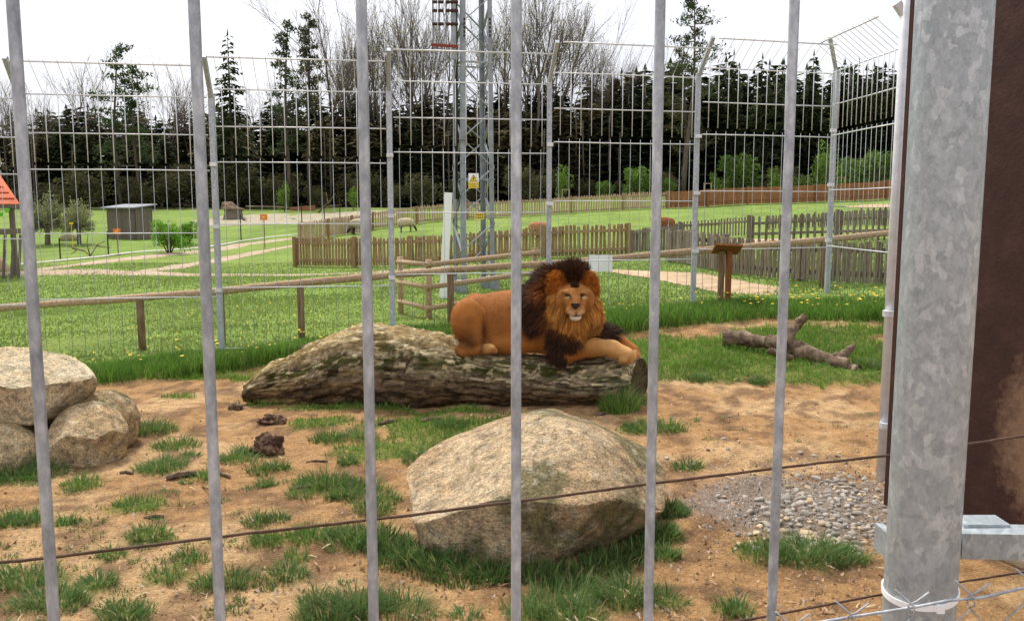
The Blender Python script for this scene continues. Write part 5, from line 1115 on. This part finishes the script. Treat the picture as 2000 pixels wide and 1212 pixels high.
# ------------------------------------------------------------------ dead branch on the turf, right
def limb(m, pts, rs, n=9): 
    Lp = [Vector(p) for p in pts]; Q = []; Rq = []
    for k in range(len(Lp) - 1):
        for s in range(5): Q.append(Lp[k].lerp(Lp[k + 1], s / 5) + rv(.008)); Rq.append((rs[k] * (1 - s / 5) + rs[k + 1] * s / 5) * random.uniform(.92, 1.08))
    Q.append(Lp[-1]); Rq.append(rs[-1]); m.tube(Q, Rq, n, jit=.06)
q = gz(1545, 700); Yb = q.y; t = thing('dead_branch', 'gnarled fallen branch with stubs on the turf right of the lion', 'dead branch', tuple(q)); E = lambda a, b, dy=0: at(a, b, Yb + dy)
for pts, rs in (([E(1412, 658, .6), E(1450, 660, .5), E(1490, 668, .3), E(1530, 668, 0), E(1550, 684, 0), E(1590, 692, -.2), E(1625, 705, -.3), E(1655, 715, -.4)], [.1, .09, .07, .09, .12, .075, .07, .085]), ([E(1535, 672, 0), E(1542, 650, .03), E(1556, 634, .1), E(1572, 617, .1)], [.09, .06, .055, .045]), ([E(1500, 684, -.3), E(1520, 690, -.3), E(1548, 700, -.35)], [.03, .045, .03]), ([E(1575, 700, -.1), E(1600, 716, -.3), E(1640, 728, -.45)], [.03, .04, .035]), ([E(1540, 680, 0), E(1562, 672, -.1), E(1566, 667, -.1)], [.06, .045, .02]), ([E(1632, 700, -.3), E(1650, 690, -.25), E(1668, 676, -.2)], [.06, .045, .035]), ([E(1640, 722, -.3), E(1668, 728, -.45), E(1676, 726, -.5)], [.1, .095, .07])):
    m = MB(); limb(m, pts, rs); m.build('limb', M_deadwood, t, smooth=True)
# bark pieces and sticks
def chunk(name, label, px, py, sx, sy, sz, mat, seed):
    p = gz(px, py); bm = bmesh.new(); bmesh.ops.create_icosphere(bm, subdivisions=4, radius=1); V = np.array([v.co[:] for v in bm.verts]); Fs = np.array([[v.index for v in f.verts] for f in bm.faces]); bm.free()
    V = V * (1 + (fbm3(V * np.array((1, 2, 2)), 1.6, seed, 4) - .5)[:, None] * 1.5) * np.array((sx, sy, sz)); z = float(hg(p.x, p.y))
    o = npmesh(name, V + np.array((p.x, p.y, z + sz * .5)), Fs, mat, org=(p.x, p.y, z), col=np.ones((len(V), 3)), smooth=True); tag(o, label, 'bark piece'); return o
chunk('bark_piece', 'reddish brown bark chunk left in front of the log', 532, 826, .115, .06, .05, M_redbark, 3)
chunk('rotten_stump', 'crumbling wood chunk below the reddish bark piece', 525, 882, .115, .08, .085, M_redbark, 9)
chunk('bark_piece', 'small grey bark bit left of the reddish bark chunk', 460, 800, .06, .04, .04, M_deadwood, 5)
SK = [((325, 942), (384, 934), .026, 'flat grey stick below the left grass tuft'), ((565, 962), (610, 955), .012, 'thin dark stick in the middle of the bare soil'), ((415, 930), (450, 931), .014, 'short brown stick right of the second bar'), ((235, 925), (260, 927), .014, 'short stick below the left boulders'), ((598, 902), (640, 898), .012, 'thin stick near the turf patch'), ((740, 836), (770, 830), .022, 'tan stick in front of the log middle'), ((822, 828), (862, 826), .018, 'tan wood chip under the log belly'), ((1165, 815), (1182, 812), .02, 'small wood chip behind the boulder top'), ((640, 970), (690, 972), .006, 'straw pale twig beside a grass tuft'), ((280, 1010), (320, 1005), .012, 'brown stick on the lower left soil'), ((1600, 648), (1640, 656), .01, 'pale thin twig behind the dead branch'), ((395, 950), (425, 962), .008, 'thin twig by the second bar')]
for a, b, r_, lb in SK:
    p, q = gz(*a), gz(*b); p.z = float(hg(p.x, p.y)) + r_ * .6; q.z = float(hg(q.x, q.y)) + r_ * .8; m = MB(); m.tube([p, p.lerp(q, .4) + Vector((0, 0, .006)), q], [r_ * .8, r_, r_ * .7], 6, jit=.15); tag(m.build('stick', M_chip if False else M_deadwood, org=tuple(p)), lb, 'stick')
# ------------------------------------------------------------------ sheep
def sheep(label, px, py, lpx, face, cbody, chead, graze=True, lying=False):
    g = gz(px, py); s = lpx * g.y / F / 1.1; t = thing('sheep', label, 'sheep', tuple(g), None); o = np.array(g); f_ = face
    def W(x, y, z): return o + np.array((x * f_, y, z)) * s
    lg = .0 if lying else .32; Q = [('c', (W(-.32, 0, lg + .27), W(.3, 0, lg + .29), .25 * s, .23 * s, None), .06, cbody), ('e', (W(0, 0, lg + .3), (.46 * s, .27 * s, .28 * s)), .08, cbody)]
    hp = (W(.5, 0, lg + .1), W(.66, 0, .12)) if graze else (W(.45, 0, lg + .45), W(.62, 0, lg + .5))
    Q += [('c', (W(.3, 0, lg + .33), hp[0], .15 * s, .1 * s, None), .05, cbody), ('c', (hp[0], hp[1], .095 * s, .055 * s, None), .03, chead)]
    for sd in (-1, 1): Q.append(('c', (hp[0] + np.array((0, .08 * sd * s, .03 * s)), hp[0] + np.array((-.05 * f_ * s, .2 * sd * s, .0)), .03 * s, .015 * s, None), .015, chead))
    if not lying:
        for lx in (-.33, .3):
            for sd in (-1, 1): Q.append(('c', (W(lx, .12 * sd, lg + .12), W(lx + .02, .12 * sd, .0), .075 * s, .035 * s, None), .03, chead))
    def fn(p):
        d = None
        for q in Q: e = prim(p, q); d = e if d is None else smin(d, e, q[2] * s)
        return d + (fbm3(p / s, 7, 3, 2) - .5).astype(np.float32) * .05 * s
    Pp, Ff = surfnets(fn, tuple(o + np.array((-.95, -.4, -.05)) * s), tuple(o + np.array((.95, .4, 1.05)) * s), .035 * s)
    Dd = np.stack([prim(Pp, q) for q in Q], 1); Wt = np.exp(-(Dd - Dd.min(1, keepdims=True)) / (.02 * s)); Wt /= Wt.sum(1, keepdims=True)
    npmesh('body', Pp, Ff, M_wool, t, col=Wt @ np.array([q[3] for q in Q]), smooth=True)
WC, BK, RB = (.55, .45, .3), (.06, .04, .03), (.26, .1, .04)
sheep('cream sheep grazing with dark head right of the third bar', 793, 453, 34, 1, WC, BK)
sheep('cream and black sheep half hidden by the third bar', 702, 458, 38, -1, (.5, .42, .3), BK)
sheep('reddish brown and white sheep behind the brown pickets', 1052, 465, 40, 1, (.42, .2, .1), (.5, .36, .25), False)
sheep('dark brown sheep lying at the pasture edge by the fifth bar', 1296, 447, 44, -1, RB, (.16, .06, .03), False, True)
# ------------------------------------------------------------------ foreground: bars, post, wires, door
def kx(k): return 1000 + (-935 + 314.7 * k) / (1 + .0413 * k)
def kY(k): return 1.0 * (1 + .0413 * k)
BXY = [at(kx(k), 606, kY(k)) for k in range(-2, 7)]
t = thing('bar_railing', 'row of upright galvanised bars close in front of the camera', 'railing', (BXY[2].x, BXY[2].y, 0))
for k in range(-1, 6):
    p = BXY[k + 2]; m = MB(); m.tube([(p.x, p.y, .12), (p.x, p.y, 1.0), (p.x, p.y, 2.0), (p.x, p.y, 3.3)], .0068, 16); m.build('bar', M_galv, t, smooth=True)
e = (BXY[8] - BXY[0]); e.z = 0; e.normalize()
for z in (.14, 3.25):
    m = MB(); a = BXY[0].copy(); b = BXY[8].copy(); a.z = b.z = z; m.beam(a, b, .04, .04); m.build('cross_rail', M_galv, t)
pp = at(1829, 606, 1.27); pw = .0515
t = thing('galvanised_post', 'thick round galvanised post with spangled zinc on the right', 'post', (pp.x, pp.y, 0))
m = MB(); m.tube([(pp.x, pp.y, -.05), (pp.x, pp.y, 1.2), (pp.x, pp.y, 2.2), (pp.x, pp.y, 3.4)], pw, 48); tb_ = m.build('tube', M_spangle, t, smooth=True)
m = MB(); m.tube([(pp.x, pp.y, 3.4), (pp.x, pp.y, 3.43)], [pw + .004, pw * .7], 32); m.build('cap', M_spangle, tb_)
# rail clamped behind the post
a = at(1722, 1050, 1.36); b = at(2200, 1030, 1.36); zr = at(1930, 1049, 1.36).z
t = thing('box_rail', 'galvanised box rail passing behind the thick post', 'rail', (a.x, a.y, zr))
m = MB(); a2 = at(1868, 1049, 1.345); a2.z = zr; b2 = Vector((b.x, a2.y - .02, zr + .003)); m.beam(a2, b2, .045, .042, (0, 0, 1)); bs_ = m.build('box_section', M_spangle, t)
m = MB(); a3 = at(1868, 1024, 1.37); a3.z = zr + .0235; m.beam(a3, a3 + Vector((.075, 0, 0)), .045, .006, (0, 0, 1)); m.build('weld_plate', M_spangle, bs_)
m = MB(); a4 = at(1728, 1050, 1.345); m.box((a4.x, a4.y, zr), (.012, .05, .042)); m.build('end_stub', M_spangle, t)
m = MB(); m.beam((a4.x + .007, a2.y, zr), (a2.x - .001, a2.y, zr), .03, .032, (0, 0, 1)); m.build('inner_sleeve', M_black, t)
# wires
def wire(name, label, pts, r, mat=M_rustwire, n=6, seg=10):
    Q = []
    for i in range(len(pts) - 1):
        a, b = at(*pts[i]), at(*pts[i + 1]); Q += [a.lerp(b, s / seg) + rv(.0004) for s in range(seg)]
    Q.append(at(*pts[-1])); m = MB(); m.tube(Q, r, n, jit=.1); return tag(m.build(name, mat, org=tuple(Q[0]), smooth=True), label, 'wire')
wire('rusty_wire', 'rusty wire stretched across the whole view behind the bars', [(-160, 1112, 1.03), (65, 1092, 1.05), (450, 1045, 1.1), (780, 1008, 1.14), (1060, 972, 1.18), (1290, 942, 1.22), (1530, 912, 1.27), (1740, 888, 1.34), (2000, 851, 1.38), (2200, 826, 1.42)], .0021)
wire('rusty_wire', 'short lower rusty wire crossing the bottom right corner', [(1380, 1222, 1.25), (1500, 1202, 1.28), (1720, 1160, 1.335), (1860, 1138, 1.36), (2000, 1116, 1.38), (2200, 1085, 1.4)], .0019)
# chain link mesh, its upper edge in view
TW = [(1440, 1246, 1.17), (1600, 1214, 1.17), (1700, 1198, 1.17), (1790, 1184, 1.165), (1850, 1172, 1.165), (1920, 1166, 1.165), (1990, 1149, 1.165), (2100, 1130, 1.165), (2250, 1105, 1.165)]
tw0 = at(*TW[0]); t = thing('chain_link_mesh', 'chain link mesh with its top wire crossing the foot of the post', 'wire mesh', tuple(tw0))
Q = []
for i in range(len(TW) - 1): Q += [at(*TW[i]).lerp(at(*TW[i + 1]), s / 6) for s in range(6)]
Q = [Vector(((Q[max(i - 1, 0)] + Q[i] * 2 + Q[min(i + 1, len(Q) - 1)]) / 4)) for i in range(len(Q))]
m = MB(); m.tube(Q, .0021, 8); m.build('top_wire', M_galv, t, smooth=True)
def tz(x): return float(np.interp(x, [q.x for q in Q], [q.z for q in Q]))
x0 = at(1546, 1200, 1.165).x; dxm = .0835; yv = 1.163
for k in range(-1, 9):
    x = x0 + k * dxm; z = tz(x)
    for sgn in (-1, 1):
        m = MB(); pts = [(x + .022 * -sgn, yv + .004 * sgn, z + .026), (x - .006 * sgn, yv + .003 * sgn, z + .012), (x + .003 * sgn, yv - .003 * sgn, z + .004), (x + .003 * sgn, yv - .003 * sgn, z - .008), (x - .002 * sgn, yv, z - .012)]
        px_ = x; zz = z - .012; sg = sgn
        for r_ in range(10): px_ += sg * dxm / 2; zz -= .048; pts.append((px_, yv + .003 * (1 if r_ % 2 else -1) * sgn, zz)); sg = -sg
        m.tube(pts, .0014, 5); m.build('mesh_wire', M_galv, t, smooth=True)
# cable tie
zc = at(1800, 1180, 1.22).z; t = thing('cable_tie', 'white cable tie round the foot of the galvanised post', 'cable tie', (pp.x, pp.y, zc))
m = MB(); n_ = 40; vs = []
for k in range(n_):
    a = 2 * math.pi * k / n_; tilt = .006 * math.cos(a) - .0 * math.sin(a)
    for rr_, dz in ((pw + .0008, -.0045), (pw + .003, -.0045), (pw + .003, .0045), (pw + .0008, .0045)): vs.append((pp.x + math.cos(a) * rr_, pp.y + math.sin(a) * rr_, zc + tilt + .004 * math.sin(a) + dz))
m.add(vs, [(k * 4 + j, ((k + 1) % n_) * 4 + j, ((k + 1) % n_) * 4 + (j + 1) % 4, k * 4 + (j + 1) % 4) for k in range(n_) for j in range(4)]); st = m.build('strap', M_white, t)
m = MB(); m.box((pp.x + .004, pp.y - pw - .004, zc - .004), (.011, .007, .012)); m.build('head', M_white, st)
# side post of the gate and the brown door
ga = at(1722, 935, 5.85); t = thing('gate_pipe', 'thin grey pipe post standing left of the brown door', 'post', (ga.x, ga.y, hz(ga.x, ga.y)))
m = MB(); m.tube([(ga.x, ga.y, hz(ga.x, ga.y) - .1), (ga.x, ga.y, 4.1)], .037, 16); m.build('pipe', M_mesh, t, smooth=True)
m = MB(); q = at(1757, 22, 5.85); m.beam(q + Vector((-.02, 0, .05)), q + Vector((.06, 0, -.06)), .05, .04, (0, 1, 0)); m.build('bracket', M_mesh, t)
for py in (612, 830): q = at(1729 - (py - 612) * .03, py, 5.82); m = MB(); m.tube([q + Vector((.03, 0, -.02)), q + Vector((.03, 0, .02))], .046, 12); m.build('clamp', M_mesh, t)
def door_mat():
    m = pm('brown_door', [(.3, (.035, .014, .011)), (.5, (.05, .02, .015)), (.7, (.078, .036, .026))], 7, 10, .6, .35, 35, spec=.3)
    n = m.node_tree; N = n.nodes; Lk = n.links; b = next(x for x in N if x.type == 'BSDF_PRINCIPLED'); src = b.inputs['Base Color'].links[0].from_socket
    a = N.new('ShaderNodeAttribute'); a.attribute_name = 'Mud'; nz = N.new('ShaderNodeTexNoise'); nz.inputs['Scale'].default_value = 16; nz.inputs['Detail'].default_value = 10; nz.inputs['Roughness'].default_value = .75
    tc = N.new('ShaderNodeTexCoord'); Lk.new(tc.outputs['Object'], nz.inputs[0])
    ad = N.new('ShaderNodeMath'); ad.operation = 'MULTIPLY_ADD'; ad.inputs[1].default_value = 1.3; Lk.new(nz.outputs[0], ad.inputs[0])
    sb = N.new('ShaderNodeMath'); sb.operation = 'SUBTRACT'; sb.inputs[1].default_value = 1.05; Lk.new(a.outputs['Fac'], sb.inputs[0]); Lk.new(sb.outputs[0], ad.inputs[2])
    cr = N.new('ShaderNodeValToRGB'); cr.color_ramp.elements[0].position = .0; cr.color_ramp.elements[1].position = .45; cr.color_ramp.elements[1].color = (.85, .85, .85, 1); Lk.new(ad.outputs[0], cr.inputs[0])
    mxr = N.new('ShaderNodeMixRGB'); Lk.new(cr.outputs[0], mxr.inputs[0]); Lk.new(src, mxr.inputs[1]); mxr.inputs[2].default_value = (.26, .16, .095, 1); Lk.new(mxr.outputs[0], b.inputs['Base Color']); return m
M_door = door_mat()
da = gz(1731, 1012); db_ = gz(2002, 1112); dd = (db_ - da); dd.z = 0; dd.normalize(); dn = Vector((-dd.y, dd.x, 0)) * (1 if (-dd.y) * -1 > 0 else -1)
dend = da + dd * 2.4
t = thing('brown_door', 'tall dark brown steel door behind the thick galvanised post', 'door', (da.x, da.y, .05))
V = []; mud = []; nu, nv = 40, 60
for i_ in range(nu + 1):
    for j_ in range(nv + 1):
        u_ = i_ / nu * 2.4; z = .1 + j_ / nv * 3.8; p = da + dd * u_; V.append((p.x, p.y, z)); mud.append(max(0, 1.12 - ((u_ - .98) / .42) ** 2 - ((z - .72) / .62) ** 2))
Fd = [(i_ * (nv + 1) + j_, (i_ + 1) * (nv + 1) + j_, (i_ + 1) * (nv + 1) + j_ + 1, i_ * (nv + 1) + j_ + 1) for i_ in range(nu) for j_ in range(nv)]
o = npmesh('sheet', V, Fd, M_door, t); ca = o.data.color_attributes.new('Mud', 'FLOAT_COLOR', 'POINT'); ca.data.foreach_set('color', np.array([(k, k, k, 1) for k in mud], np.float32).ravel())
back = Vector((dd.y, -dd.x, 0)); back = back if back.y > 0 else -back
m = MB(); m.beam(da + back * .03 + Vector((0, 0, .08)), da + back * .03 + Vector((0, 0, 3.95)), .06, .05, (dd.x, dd.y, 0)); M_frame = pm('door_frame', [(.3, (.05, .022, .018)), (.62, (.075, .034, .026)), (.72, (.4, .13, .04))], 7, 8, .7, .3, 30, ms=(1, 1, .6)); m.build('frame_edge', M_frame, t)
m = MB(); m.beam(da + back * .06 + Vector((0, 0, .12)), dend + back * .06 + Vector((0, 0, .12)), .05, .05); m.build('frame_foot', M_frame, t)
q = db_ + back * .12; m = MB(); m.beam(Vector((da.x + .1, da.y - .05, -.02)) + back * .1, dend + back * .1 - Vector((0, 0, .02)), .2, .06); m.build('threshold', M_sand, t)
